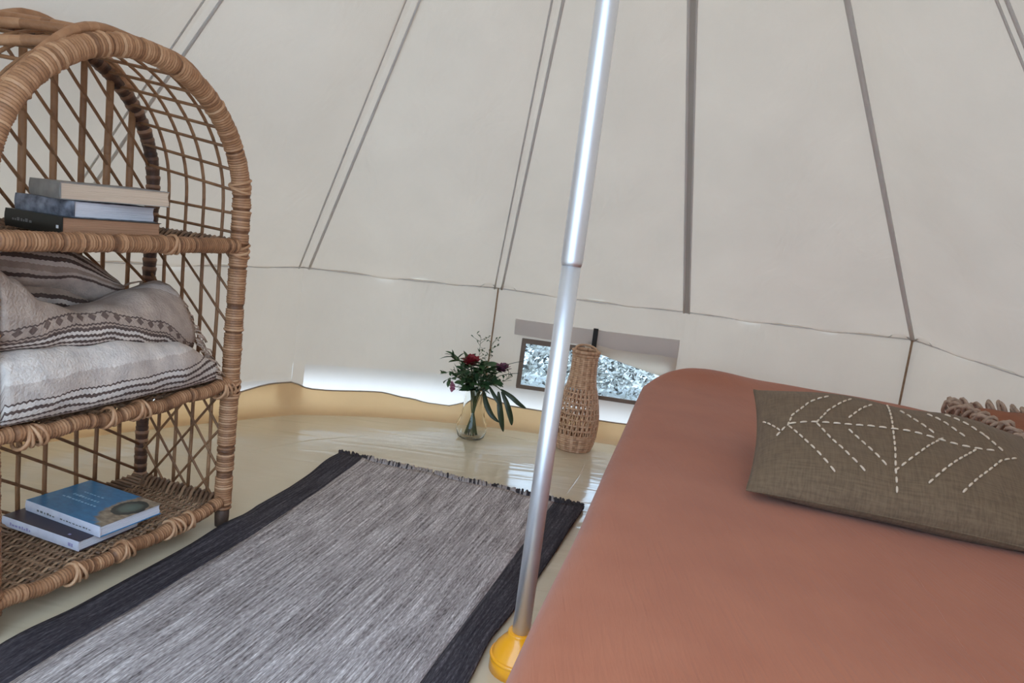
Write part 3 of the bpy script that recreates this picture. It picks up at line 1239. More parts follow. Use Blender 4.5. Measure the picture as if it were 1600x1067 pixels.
# post bindings at the shelf joints
for z in (Z2, Z3):
    lump_bind('post_binding', 0, 0, z - .01, 'z', 0.0275, 3)
    lump_bind('post_binding', -SW, 0, z - .01, 'z', 0.0275, 3)
lump_bind('post_binding', -.012, 0, ZS + .075, 'z', 0.0275, 3)


def cane(name, pts, r, tone, n=6):
    mb = MB()
    mb.tone = tone
    q = []
    for a, b_ in zip(pts, pts[1:]):
        for i in range(4):
            q.append(Vector(a).lerp(Vector(b_), i / 4))
    q.append(Vector(pts[-1]))
    rn = random.Random(int(abs(pts[0][0] * 9999 + pts[0][2] * 777)))
    q = [w + Vector((rn.uniform(-.0012, .0012), rn.uniform(-.0008, .0008), 0)) for w in q]
    mb.tube(q, r, n, tones=[min(1, max(0, tone + rn.uniform(-.12, .12))) for _ in q])
    return mb.build(name, M['cane'], shelf)


def arch_z(x, zs):
    d = (x + SW / 2) / RA
    return zs + RA * math.sqrt(max(0, 1 - d * d))


rnd = random.Random(2)
# back lattice, bay by bay
for bi, (za, zb) in enumerate(((Z1, Z2), (Z2, Z3), (Z3, None))):
    nvert = 9
    for i in range(1, nvert):
        x = -SW + SW * i / nvert + rnd.uniform(-.005, .005)
        top = zb if zb else arch_z(x, ZB)
        cane('back_rod', [(x + (rnd.uniform(-.012, .012) if bi == 0 else 0), SD, za), (x, SD, top)], (rnd.uniform(.0078, .0100) if bi == 2 else .0062), rnd.uniform(.35, .6))
    # diagonals fall to the right
    sl = {0: -0.62, 1: -0.85, 2: -1.12}[bi]
    step = {0: 0.085, 1: 0.09, 2: 0.085}[bi]
    zmax = zb if zb else ZB + RA
    c_ = za - 0.0
    z_at_left = za + step * .5
    while z_at_left < zmax + abs(sl) * SW:
        pts = []
        for i in range(121):
            x = -SW + SW * i / 120
            z = z_at_left + sl * (x + SW)
            top = zb if zb else arch_z(x, ZB)
            if za <= z <= top and -SW < x < 0:
                pts.append((x, SD - .005, z))
        if len(pts) > 6:
            cane('back_diagonal', [pts[0], pts[-1]], 0.0046, rnd.uniform(.25, .5), 5)
        z_at_left += step
    if bi == 0:
        for (xa, xb) in ((-.50, -.56), (-.60, -.64)):
            cane('back_diagonal', [(xa, SD - .008, Z2 - .02), (xb, SD - .008, Z1 + .03)], .004, .5, 5)

# side lattices
for sx in (0.0, -SW):
    inn = -0.002 if sx == 0 else 0.002
    for bi, (za, zb) in enumerate(((Z1, Z2), (Z2, Z3))):
        for i in range(1, 5):
            y = SD * i / 5 + rnd.uniform(-.006, .006)
            cane('side_rod', [(sx + inn, y + rnd.uniform(-.006, .006), za), (sx + inn, y, zb)], 0.0052, rnd.uniform(.35, .6))
        for sgn in ((1,) if bi else (1, -1)):
            sl = 1.0 if bi else 1.25
            z0 = za - sl * SD + .02
            while z0 < zb:
                pts = []
                for i in range(61):
                    y = SD * i / 60
                    z = z0 + sl * (y if sgn > 0 else SD - y)
                    if za <= z <= zb:
                        pts.append((sx + inn - (.004 if sx == 0 else -.004), y, z))
                if len(pts) > 5:
                    cane('side_diagonal', [pts[0], pts[-1]], 0.0040, rnd.uniform(.25, .5), 5)
                z0 += 0.092 if bi else 0.115
# canopy lattice: hoops that follow the arch and cross canes from front to back
for i in range(1, 5):
    y = SD * i / 5 + rnd.uniform(-.008, .008)
    t = y / SD
    zs_ = lerp(ZS, ZB, t)
    path = arch_path(-SW, 0, y, zs_, Z3, RA, 36)
    mb = MB()
    pts = resample(path, .03)
    mb.tube(pts, 0.0046, 6, tones=[rnd.uniform(.35, .6) for _ in pts])
    mb.build('canopy_hoop', M['cane'], shelf)
for side in (1, -1):
    for k_ in range(2):
        z = Z3 + .04 + .05 * k_
        x = 0 if side > 0 else -SW
        cane('cross_cane', [(x, 0, z + rnd.uniform(-.008, .008)), (x, SD, z + .012)], .0042, rnd.uniform(.3, .55))
for i in range(1, 19):
    a = pi * i / 19 + rnd.uniform(-.02, .02)
    x = -SW / 2 + RA * math.cos(a)
    x2 = -SW / 2 + RA * math.cos(a + .03)
    cane('cross_cane', [(x, 0, ZS + RA * math.sin(a)), (x2, SD, ZB + RA * math.sin(a + .03))], .0042, rnd.uniform(.3, .55))


def shl(x, y, z):
    return _shm @ Vector((x, y, z))


# ---------------------------------------------------------------- books
def book(label, corner, yaw, L, Wd, T, cover, pages, spine=None, prints=(), coverpar=False, tilt=None, overhang=0.003):
    """local: spine along +x at y=0, pages towards +y, lies flat"""
    b = thing('book', label, 'book', corner, yaw, None)
    th = 0.0016

    def cpar(co):
        return (co.x / L, co.y / Wd, 0)
    mb = MB()
    mb.grid(lambda u, v: Vector((L * u, Wd * v, T)), 12, 8, par=lambda u, v: (u, v, 0))
    top = mb.build('cover', cover, b, smooth=False)
    md = top.modifiers.new('solid', 'SOLIDIFY')
    md.thickness = th
    md.offset = -1
    mb = MB()
    mb.box((0, 0, 0), (L, Wd, th))
    mb.build('back_cover', cover, b, smooth=False)
    mb = MB()
    rr = []
    for i in range(9):
        t = i / 8
        z = lerp(0.0005, T - 0.0005, t)
        bulge = 0.0022 * math.sin(pi * t)
        rr.append([Vector((0, -bulge, z)), Vector((L, -bulge, z)), Vector((L, .002, z)), Vector((0, .002, z))])
    mb.rings(rr)
    mb.build('spine', spine or cover, b, smooth=False)
    mb = MB()
    rr = []
    for i in range(9):
        t = i / 8
        z = lerp(th, T - th, t)
        wv = 0.0015 * math.sin(t * 7)
        rr.append([Vector((overhang, .002, z)), Vector((L - overhang, .002, z)), Vector((L - overhang, Wd - overhang + wv, z)), Vector((overhang, Wd - overhang + wv, z))])
    mb.rings(rr)
    mb.build('page_block', pages, b, smooth=False)
    for (nm, mat, boxes) in prints:
        mb = MB()
        for lo, hi in boxes:
            mb.box(lo, hi)
        mb.build(nm, mat, b, smooth=False)
    if tilt:
        b.rotation_euler = (tilt[0], tilt[1], yaw)
    return b


def scribble(x0, x1, y, z, h, flat, seed, n=9):
    """an unreadable run of small printed strokes; flat 'top' = on the cover, 'spine' = on the spine face"""
    rnd = random.Random(seed)
    out_ = []
    x = x0
    while x < x1:
        w = rnd.uniform(.004, .009)
        k_ = rnd.uniform(.5, 1)
        if flat == 'top':
            out_.append(((x, y, z), (x + w, y + h * k_, z + .0004)))
        else:
            out_.append(((x, y - .0004, z), (x + w, y, z + h * k_)))
        x += w + rnd.uniform(.002, .006)
    return out_


yaw_s = math.atan2(DS.y, DS.x)     # along the shelf front, to the right as seen
# the books show the spine on their left face: local +x (spine) runs from the nearest corner to the back; +y (pages) runs along the shelf?
# spine direction d1, head direction d2 = d1 rotated by -90 deg is mirrored, so the spine starts at its far end instead
def place_book(near, back_dir_angle, L):
    """near = nearest lower corner, back_dir_angle = world angle of the spine line going away; returns corner and yaw so that +y points to the right"""
    d = Vector((math.cos(back_dir_angle), math.sin(back_dir_angle), 0))
    far = Vector(near) + d * L
    return far, back_dir_angle + pi


a_db = math.atan2(DB.y, DB.x)
ztop = Z3 + 0.0105
n0 = shl(-.530, .030, ztop)
c_, yw = place_book(n0, a_db - .10, .20)
book('black-spined thick book with brown page edges, bottom of the pile on the top shelf', c_, yw, .20, .250, .040, M['cover_black'], M['pages_kraft'],
     prints=[('spine_lettering', M['print_grey'], scribble(.03, .10, -.0024, .016, .008, 'spine', 4)), ('spine_mark', M['print_white'], [((.183, -.0026, .014), (.191, -.0004, .021))])])
n1 = shl(-.497, .036, ztop + .040)
c_, yw = place_book(n1, a_db - .02, .185)
book('slate patterned paperback with white page edges, middle of the pile on the top shelf', c_, yw, .185, .222, .036, M['cover_pattern'], M['pages_white'])
n2 = shl(-.520, .050, ztop + .077)
c_, yw = place_book(n2, a_db - .30, .16)
book('worn grey paperback with cream page edges, top of the pile on the top shelf', c_, yw, .16, .245, .037, M['cover_grey'], M['pages_cream'], tilt=(0.02, 0, 0), overhang=0.002)

# bottom shelf: corners were measured on the shelf
zb_ = Z1 + 0.0095
na = Vector((-0.988, 1.640, zb_))
d_sp = Vector((-1.218 + 0.988, 1.718 - 1.640, 0))
ang = math.atan2(d_sp.y, d_sp.x)
c_, yw = place_book(na, ang, .262)
book('thin dark plum book with white spine, under the blue book on the lowest shelf', c_, yw, .262, .18, .027, M['cover_plum'], M['pages_white'], M['spine_white'],
     prints=[('spine_lettering', M['print_lilac'], scribble(.03, .10, -.0024, .009, .008, 'spine', 8) + scribble(.23, .245, -.0024, .009, .009, 'spine', 2)), ('cover_mark', M['print_lilac'], [((.21, .012, .0272), (.217, .018, .0275))])])
nb = Vector((-0.955, 1.672, zb_ + .027))
d_sp = Vector((-1.204 + 0.951, 1.758 - 1.662, 0))
ang = math.atan2(d_sp.y, d_sp.x)
c_, yw = place_book(nb, ang, .268)
book('glossy blue book with rocky seaside photo on its cover, on the lowest shelf', c_, yw, .268, .185, .029, M['cover_blue'], M['pages_white'], M['spine_white'],
     prints=[('spine_lettering', M['print_grey'], scribble(.045, .105, -.0024, .010, .006, 'spine', 5) + scribble(.13, .235, -.0024, .011, .004, 'spine', 6)),
             ('cover_lettering', M['print_pale'], scribble(.05, .14, .092, .0292, .010, 'top', 14) + scribble(.04, .155, .070, .0292, .007, 'top', 15) + scribble(.06, .13, .118, .0292, .005, 'top', 16))])

# ---------------------------------------------------------------- throws on the middle shelf
ZT = Z2 + 0.010
thr = thing('folded_throw', 'folded taupe and cream striped woven throw filling the middle shelf', 'throw', shl(-SW / 2, .1, ZT), 0)
thr_inv = (Matrix.Translation(shl(-SW / 2, .1, ZT))).inverted()


def T_(x, y, z):
    return thr_inv @ shl(x, y, z)


def fold_layer(name, mat, xl, xr, prof, skew, seed, nx=44, par0=0.0):
    """prof(x01) -> list of (depth, z) around the front, over the top and down the back"""
    mb = MB()
    rows, pars = [], []
    for i in range(nx + 1):
        u = i / nx
        pr_ = prof(u)
        row, pr2 = [], []
        acc = 0.0
        for j, (y, z) in enumerate(pr_):
            if j:
                acc += math.hypot(y - pr_[j - 1][0], z - pr_[j - 1][1])
            f_ = max(0.0, min(1.0, (z - ZT) / 0.3))
            x = lerp(xl, xr - skew * f_, u)
            w = Vector((x, y, z))
            nz_ = noise.noise(Vector((x * 9 + seed, z * 11, y * 9)))
            w.y += 0.012 * nz_
            w.z += 0.006 * noise.noise(Vector((x * 14, seed + y * 12, z * 8))) if z > ZT + .02 else 0.0
            row.append(T_(*w))
            pr2.append((x, acc + par0, 0))
        rows.append(row)
        pars.append(pr2)
    n = len(rows[0])
    ids = [[mb.vert(rows[i][j], pars[i][j]) for j in range(n)] for i in range(nx + 1)]
    for i in range(nx):
        for j in range(n):
            j2 = (j + 1) % n
            mb.face((ids[i][j], ids[i + 1][j], ids[i + 1][j2], ids[i][j2]))
    mb.face([ids[0][j] for j in range(n)])
    mb.face([ids[nx][j] for j in range(n)][::-1])
    return mb.build(name, mat, thr)


def rounded(z0, z1, yf, yb, belly, n=10, roundness=.45):
    pts = []
    h = z1 - z0
    for j in range(n + 1):                       # up the front
        t = j / n
        z = z0 + h * (0.5 - 0.5 * math.cos(pi * t))
        y = yf + (1 - math.sin(pi * t) ** .6) * h * (roundness if t > .5 else .45) - belly * math.sin(pi * t)
        pts.append((y, z))
    for j in range(1, 7):
        t = j / 6
        pts.append((lerp(pts[n][0], yb, t), z1 - .02 * t * t))
    for j in range(1, 6):
        t = j / 6
        pts.append((yb + .01 * math.sin(pi * t), lerp(z1 - .02, z0, t)))
    return pts


def low_prof(u):
    top = smooth_interp([(0, ZT + .165), (.45, ZT + .16), (.8, ZT + .135), (1, ZT + .07)], u)
    return rounded(ZT + .001, top, -0.028 + .05 * max(0, u - .75) * 2, SD - .045, .012)


fold_layer('lower_fold', M['throw_low'], -SW + .030, -.055, low_prof, 0.06, 1.0)


def up_prof(u):
    z0 = smooth_interp([(0, ZT + .150), (.45, ZT + .145), (.8, ZT + .118), (1, ZT + .06)], u)
    z1 = smooth_interp([(0, ZT + .345), (.10, ZT + .315), (.22, ZT + .262), (.40, ZT + .232), (.6, ZT + .240), (.82, ZT + .268), (1, ZT + .285)], u)
    yb = lerp(.16, .16, u)
    return rounded(z0, z1, 0.000 + .03 * u, yb, .016, 10, .26)


fold_layer('upper_fold', M['throw_up'], -SW + .032, -.080, up_prof, 0.115, 4.0)
# yarn fringe at the right hand end
mb = MB()
rnd = random.Random(31)
for i in range(46):
    t = i / 45
    z = lerp(ZT + .02, ZT + .24, t)
    x = -.062 - .10 * max(0, (z - ZT - .04) / .2) + rnd.uniform(-.004, .004)
    y = lerp(-.012, .04, t) + rnd.uniform(-.006, .02)
    mb.tone = .5
    mb.tube([T_(x - .012, y, z), T_(x + .006, y - .003, z - .006), T_(x + .016 + rnd.uniform(0, .010), y + rnd.uniform(-.006, .006), max(ZT + .004, z - .022))], [.0026, .0024, .0014], 5)
o = mb.build('fringe', M['fringe'], thr)
o['kind'] = 'stuff'

M['roll_pale'] = stripe_mat('pale_striped_weave', [(0.36 * i / 30, (PA, DK, CR, TA, PA, DK)[i % 6]) for i in range(31)], TA, 0.002)


def roll_up(label, x0, x1, yc, z0, z1, rmax, mat):
    rl = thing('rolled_throw', label, 'throw', shl((x0 + x1) / 2, yc, Z2 + .20), 0)
    rinv = Matrix.Translation(rl.location).inverted()
    mb = MB()
    rr, prs = [], []
    for i in range(33):
        t = i / 32
        x = lerp(x0, x1, t)
        zc = lerp(z0, z1, smooth_interp([(0, 0), (.4, .15), (1, 1)], t))
        rad = rmax * min(1, (max(0.02, 1 - ((t - .4) / .62) ** 2)) ** .5) + .004
        row, p2 = [], []
        for j in range(20):
            a = 2 * pi * j / 20
            row.append(rinv @ shl(x, yc + .95 * rad * math.cos(a), zc + rad * .95 * math.sin(a) + .006 * math.sin(3 * a + 5 * t)))
            p2.append((x, (0.45 * ((j / 20 + .25) % 1.0)), 0))
        rr.append(row)
        prs.append(p2)
    mb.rings(rr, pars=prs)
    mb.build('roll', mat, rl)
    return rl, rinv


roll_up('dark charcoal striped throw rolled up at the back left of the middle shelf', -SW + .03, -.23, .245, ZT + .275, ZT + .205, .088, M['roll'])
rl, rinv = roll_up('paler grey striped throw rolled up behind the dip of the folded throw', -.585, -.225, .190, ZT + .318, ZT + .250, .056, M['roll_pale'])
# spiral fold at the end of the roll
mb = MB()
pts = []
for i in range(40):
    t = i / 39
    a = t * 4.5 * pi
    r_ = .012 + .045 * t
    pts.append(rinv @ shl(-.245 - .05 * t, .20 + r_ * math.cos(a) * .6, ZT + .236 + r_ * math.sin(a) * .8))
mb.tube(pts, .006, 6)
mb.build('rolled_edge', M['throw_low'], rl)
mb = MB()
mb.tube([rinv @ shl(-.26, .215, ZT + .235), rinv @ shl(-.23, .205, ZT + .242), rinv @ shl(-.19, .195, ZT + .262), rinv @ shl(-.155, .19, ZT + .268)], [.007, .008, .006, .003], 6, flat=.5)
mb.tube([rinv @ shl(-.155, .19, ZT + .268), rinv @ shl(-.165, .19, ZT + .235), rinv @ shl(-.18, .19, ZT + .215)], [.006, .005, .003], 6, flat=.5)
mb.build('tie_cord', M['fringe'], rl)

# ---------------------------------------------------------------- rug
def rx(pts, y):
    pts = sorted((b_, a) for a, b_ in pts)
    if y <= pts[0][0]:
        return pts[0][1]
    return interp(pts, y)


rl_out = [(-.636, 2.794), (-.705, 2.392), (-.752, 2.201), (-.764, 2.096), (-.823, 1.9), (-.884, 1.68), (-.933, 1.502), (-.971, 1.352), (-1.12, .75), (-1.20, .4)]
rl_in = [(-.538, 2.75), (-.601, 2.399), (-.684, 2.014), (-.753, 1.748), (-.807, 1.54), (-.856, 1.381), (-1.0, .75), (-1.08, .4)]
rr_in = [(.236, 2.585), (.097, 2.1), (-.049, 1.603), (-.098, 1.436), (-.30, .75), (-.40, .4)]
rr_out = [(.346, 2.555), (.138, 1.888), (.040, 1.615), (.005, 1.459), (-.20, .75), (-.30, .4)]


def rug_pt(xa, xb, s_, t):
    """s_ across 0..1 between two edge lines, t along 0 far .. 1 near"""
    yl, yr = lerp(2.79, .62, t), lerp(2.545, .40, t)
    ya = lerp(yl, yr, xa[1])
    yb = lerp(yl, yr, xb[1])
    A = Vector((rx(xa[0], ya), ya, 0))
    B = Vector((rx(xb[0], yb), yb, 0))
    return A.lerp(B, s_)


RZ = 0.0065


def rug_h(q, e):
    return RZ + 0.004 * max(0, noise.noise(Vector((q.x * 2.1, q.y * 1.6, 3)))) + e


rug = thing('woven_rug', 'grey flatweave rug with charcoal side borders and short fringe on the floor', 'rug', (-.35, 1.6, 0), 0)
ro = Vector((-.35, 1.6, 0))
bounds = [((rl_out, 0.0), (rl_in, .09)), ((rl_in, .09), (rr_in, .90)), ((rr_in, .90), (rr_out, 1.0))]
wid = [0.0, .11, .90, 1.0]
for bi, (xa, xb) in enumerate(bounds):
    mb = MB()
    nu, nv = (6, 70) if bi != 1 else (28, 70)

    def fn(u, v, bi=bi, xa=xa, xb=xb):
        q = rug_pt(xa, xb, u, v)
        e = 0.0
        if bi == 0:
            e = (1 - u) * 0.012 * max(0, math.sin(v * 21 + .5)) ** 2
        if bi == 2:
            e = u * 0.006 * max(0, math.sin(v * 17)) ** 2
        if v < .03:
            e += .006 * max(0, math.sin(q.x * 21 + 1)) * (1 - v / .03)
        return Vector((q.x, q.y, rug_h(q, e))) - ro
    mb.grid(fn, nu, nv, par=lambda u, v, bi=bi: (lerp(wid[bi], wid[bi + 1], u), v * 2.2, 0))
    o = mb.build('rug_field' if bi == 1 else 'rug_border', M['rug'] if bi == 1 else M['rug_dark'], rug)
    md = o.modifiers.new('solid', 'SOLIDIFY')
    md.thickness = 0.006
    md.offset = -1
# fringe: short knotted tufts on the far end
mbd, mbl = MB(), MB()
rnd = random.Random(77)
for i in range(260):
    t = (i + rnd.uniform(-.4, .4)) / 260
    t = min(.998, max(.002, t))
    if t < .09:
        q = rug_pt(*bounds[0], t / .09, 0)
    elif t > .90:
        q = rug_pt(*bounds[2], (t - .9) / .1, 0)
    else:
        q = rug_pt(*bounds[1], (t - .09) / .81, 0)
    tgt = mbd if (t < .11 or t > .90 or rnd.random() < .35) else mbl
    a = Vector((q.x, q.y, .010)) - ro
    l_ = rnd.uniform(.016, .042)
    dx = rnd.uniform(-.012, .012)
    tgt.tube([a + Vector((0, -.008, -.002)), a + Vector((dx * .4, l_ * .5, rnd.uniform(.004, .014))), a + Vector((dx, l_, -.004))], [.0040, .0046, .0014], 5)
o = mbd.build('fringe', M['rug_dark'], rug)
o['kind'] = 'stuff'
o = mbl.build('fringe', M['rug'], rug)
o['kind'] = 'stuff'

# ---------------------------------------------------------------- pole
pole = thing('tent_pole', 'silver aluminium centre pole of the tent in an orange plastic foot', 'pole', (CX, CY, 0), 0)


def lathe(mb, prof, n=32, par=False):
    rr = []
    for r_, z in prof:
        rr.append([Vector((r_ * math.cos(2 * pi * i / n), r_ * math.sin(2 * pi * i / n), z)) for i in range(n)])
    mb.rings(rr)


ZJ = 0.945
mb = MB()
lathe(mb, [(.0205, .085), (.0205, .5), (.0205, ZJ + .02)])
mb.build('lower_tube', M['alu'], pole)
mb = MB()
lathe(mb, [(.0212, ZJ - .012), (.0228, ZJ - .004), (.0232, ZJ), (.0232, 1.6), (.0232, 2.2), (.0232, APEX - .02)])
mb.build('upper_tube', M['alu'], pole)
mb = MB()
lathe(mb, [(.020, .094), (.0290, .094), (.0300, .090), (.0300, .083), (.038, .075), (.054, .055), (.0615, .038), (.0635, .026), (.0640, .0)], 36)
mb.build('pole_foot', M['plastic'], pole)
mb = MB()
mb.tube([(.0605 * math.cos(a), .0605 * math.sin(a), .034) for a in [2 * pi * i / 36 for i in range(36)]], .0055, 8, closed=True)
mb.build('foot_ridge', M['plastic'], pole)

# ---------------------------------------------------------------- bed
BZ = 0.455


def bez(pts, n):
    """Catmull-Rom through points"""
    P_ = [Vector((*q, 0)) for q in pts]
    out_ = []
    for i in range(len(P_) - 1):
        p0, p1, p2, p3 = P_[max(0, i - 1)], P_[i], P_[i + 1], P_[min(len(P_) - 1, i + 2)]
        for k_ in range(n):
            t = k_ / n
            out_.append(0.5 * ((2 * p1) + (-p0 + p2) * t + (2 * p0 - 5 * p1 + 4 * p2 - p3) * t * t + (-p0 + 3 * p1 - 3 * p2 + p3) * t ** 3))
    out_.append(P_[-1])
    return out_


bed_out = bez([(-.14, -.30), (-.06, -.20), (.0, .6), (.19, 1.39), (.30, 1.845), (.413, 2.296), (.515, 2.72), (.575, 2.93), (.675, 3.09), (.83, 3.20), (1.0, 3.235), (1.3, 3.205), (1.62, 3.11),
               (1.76, 3.02), (1.80, 2.88), (1.68, 2.2), (1.40, .8), (1.12, -.25), (1.05, -.34), (.9, -.36), (.4, -.36), (-.08, -.35), (-.14, -.30)], 9)[:-1]
bed = thing('bed', 'low bed covered with a smooth terracotta sheet beside the pole', 'bed', (.8, 1.4, 0), 0)
bo = Vector((.8, 1.4, 0))
cen = Vector((.85, 1.45, 0))
BED_AX = Vector((.235, .972, 0)).normalized()
rings_ = []


def ring_at(off, z, shrink=None):
    row = []
    nn = len(bed_out)
    for i, q in enumerate(bed_out):
        t = (bed_out[(i + 1) % nn] - bed_out[i - 1]).normalized()
        n_ = Vector((-t.y, t.x, 0))          # outward, outline runs clockwise
        w = q + n_ * off
        if shrink is not None:
            al = (w - cen).dot(BED_AX)
            cc = cen + BED_AX * max(-1.05, min(1.05, al * .72))
            w = cc.lerp(w, shrink)
        zz = z
        row.append(Vector((w.x, w.y, zz)))
    return row


def hem_extra(q):
    # the sheet hangs a little wider along the far half of the left edge
    return 0.030 * max(0, min(1, (q.y - 2.05) / .2)) * max(0, min(1, (3.0 - q.y) / .3)) if q.x < .75 else 0.0


prof_side = [(0.012, 0.004), (0.014, 0.10), (0.016, 0.22), (0.014, 0.33), (0.010, BZ - .060), (0.002, BZ - .030), (-.014, BZ - .010), (-.036, BZ - .001)]
for off, z in prof_side:
    row = ring_at(off, z)
    nn = len(bed_out)
    for i, w in enumerate(row):
        k_ = max(0, 1 - z / (BZ - .04))
        e = hem_extra(w) * k_
        d = (w - cen)
        d.z = 0
        d.normalize()
        row[i] = w + d * (e + (0.006 * math.sin(i * 1.3) * k_))
    rings_.append(row)
for s_ in (.985, .96, .93, .89, .84, .78, .71, .63, .54, .45, .36, .27, .18, 0.09, .0):
    rings_.append(ring_at(-.040, BZ, s_))


def bed_height(x, y):
    z = 0.010 * noise.noise(Vector((x * 1.3, y * 1.3, 2)))
    z += 0.030 * math.exp(-((x - .86) ** 2 / .05 + (y - 3.12) ** 2 / .02))         # raised far corner
    z -= 0.020 * math.exp(-((x - 1.0) ** 2 / .14 + (y - 1.72) ** 2 / .05))         # cushion presses in
    z += 0.004 * noise.noise(Vector((x * 5, y * 2.2, 8)))
    return z


for row in rings_[6:]:
    for w in row:
        w.z += bed_height(w.x, w.y)
mb = MB()
mb.rings([[w - bo for w in r_] for r_ in rings_], cap=False)
mb.build('bed_sheet', M['sheet'], bed)
# mattress under the sheet, seen as its volume
mb = MB()
mb.rings([[w - bo for w in r_] for r_ in (ring_at(-.03, .05), ring_at(-.03, BZ - .09))])
mb.build('mattress', M['spine_white'], bed)

# ---------------------------------------------------------------- cushions
def cushion(parent, Lx, Ly, T, mat, pinch=.05, seed=0.0, n=36, sag=0.0, low=.8):
    mb = MB()

    def top(u, v):
        return T * (max(0, 1 - abs(u) ** 3.0) ** .55) * (max(0, 1 - abs(v) ** 3.0) ** .55)

    def xy(u, v):
        return (u * Lx / 2 * (1 - pinch * (1 - v * v) * abs(u) ** 2), v * Ly / 2 * (1 - pinch * (1 - u * u) * abs(v) ** 2))

    ids = {}
    for s_ in (1, -1):
        for j in range(n + 1):
            for i in range(n + 1):
                u, v = math.sin(pi / 2 * (2 * i / n - 1)), math.sin(pi / 2 * (2 * j / n - 1))
                if s_ < 0 and (i in (0, n) or j in (0, n)):
                    ids[s_, i, j] = ids[1, i, j]
                    continue
                x, y = xy(u, v)
                z = top(u, v)
                z += (.006 * noise.noise(Vector((x * 7 + seed, y * 9, 0))) + .004 * math.sin(7 * u + 3 * v + seed)) * min(1, z / T * 1.6)
                z = s_ * z * (1.0 if s_ > 0 else low)
                ids[s_, i, j] = mb.vert((x, y, z - sag * (u * u)), (u, v, 0))
    for s_ in (1, -1):
        for j in range(n):
            for i in range(n):
                q = (ids[s_, i, j], ids[s_, i + 1, j], ids[s_, i + 1, j + 1], ids[s_, i, j + 1])
                mb.face(q if s_ > 0 else q[::-1])
    o = mb.build('cushion_cover', mat, parent)

    def surf(u, v):
        x, y = xy(u, v)
        z = top(u, v)
        z += (.006 * noise.noise(Vector((x * 7 + seed, y * 9, 0))) + .004 * math.sin(7 * u + 3 * v + seed)) * min(1, z / T * 1.6)
        return Vector((x, y, z - sag * u * u))
    # piped seam round the edge
    mb = MB()
    loop = []
    K = 40
    for (ua, va, ub, vb) in ((-1, -1, 1, -1), (1, -1, 1, 1), (1, 1, -1, 1), (-1, 1, -1, -1)):
        for i in range(K):
            t = i / K
            u, v = lerp(ua, ub, t), lerp(va, vb, t)
            x, y = xy(u, v)
            loop.append((x, y, -sag * u * u))
    mb.tube(loop, .0022, 5, closed=True)
    mb.build('seam', mat, parent)
    return surf


pil = thing('linen_cushion', 'olive brown linen lumbar cushion with cream dashed stitching, on the bed', 'cushion', (0, 0, 0))
PE = Vector((.95821901, -.28603553, 0))
PY = Vector((.27706256, .92815957, .24850783))
PN = Vector((-.07108207, -.23812493, .96862989))
PC = Vector((1.000, 1.785, .548)) - PY * .03
PLX, PLY, PT = .700, .560, .085
pil.matrix_world = Matrix(((PE.x, PY.x, PN.x, PC.x), (PE.y, PY.y, PN.y, PC.y), (PE.z, PY.z, PN.z, PC.z), (0, 0, 0, 1)))
surf = cushion(pil, PLX, PLY, PT, M['linen'], .05, 2.0)
STITCH = [[(-0.97, 0.10), (-0.853, -0.19)], [(-0.869, -0.306), (-0.786, -0.108), (-0.753, 0.074), (-0.621, 0.372), (-0.45, 0.60)], [(-0.786, -0.108), (-0.654, -0.074), (-0.505, -0.041), (-0.372, -0.025), (-0.223, 0.0), (-0.074, -0.004), (0.058, 0.0), (0.19, -0.008), (0.339, -0.02), (0.488, -0.02), (0.604, 0.005)], [(-0.588, -0.074), (-0.488, 0.223), (-0.30, 0.58)], [(-0.356, 0.108), (-0.257, 0.323), (-0.141, 0.538)], [(-0.041, 0.637), (-0.074, -0.008), (-0.108, -0.621), (-0.108, -0.869)], [(0.207, 0.091), (0.108, 0.29), (0.008, 0.538)], [(0.422, 0.174), (0.323, 0.372), (0.22, 0.57)], [(0.571, 0.273), (0.48, 0.46), (0.37, 0.64)], [(0.64, 0.035), (0.571, 0.273)], [(-0.786, -0.141), (-0.654, -0.455), (-0.555, -0.654), (-0.455, -0.836)], [(-0.588, -0.074), (-0.488, -0.339), (-0.389, -0.571), (-0.29, -0.737)], [(-0.372, -0.108), (-0.257, -0.372), (-0.157, -0.604)], [(0.257, 0.041), (0.058, -0.356), (-0.108, -0.637)], [(0.455, -0.041), (0.24, -0.439), (0.074, -0.737)], [(0.72, -0.02), (0.588, -0.157), (0.406, -0.488), (0.257, -0.786)]]
mb = MB()
mb.tube([(-.0085, 0, 0), (-.0065, 0, .0012), (0, 0, .0016), (.0065, 0, .0012), (.0085, 0, 0)], [.0012, .0023, .0027, .0023, .0012], 6)
stitch_me = mb.mesh('stitch', M['stitch'])
for line in STITCH:
    pts = []
    for a, b_ in zip(line, line[1:]):
        for i in range(12):
            pts.append((lerp(a[0], b_[0], i / 12), lerp(a[1], b_[1], i / 12)))
    pts.append(line[-1])
    co = [surf(u, v) for u, v in pts]
    acc, nxt = 0.0, 0.011
    for a, b_ in zip(co, co[1:]):
        L = (b_ - a).length
        while acc + L >= nxt and L > 1e-6:
            t = (nxt - acc) / L
            q = a.lerp(b_, t)
            d = (b_ - a).normalized()
            up_ = Vector((0, 0, 1))
            sd = up_.cross(d).normalized()
            up_ = d.cross(sd)
            o = link(bpy.data.objects.new('stitch', stitch_me), pil)
            mt_ = Matrix((d, sd, up_)).transposed().to_4x4()
            mt_.translation = q + up_ * .0012
            o.matrix_local = mt_
            nxt += 0.0265
        acc += L

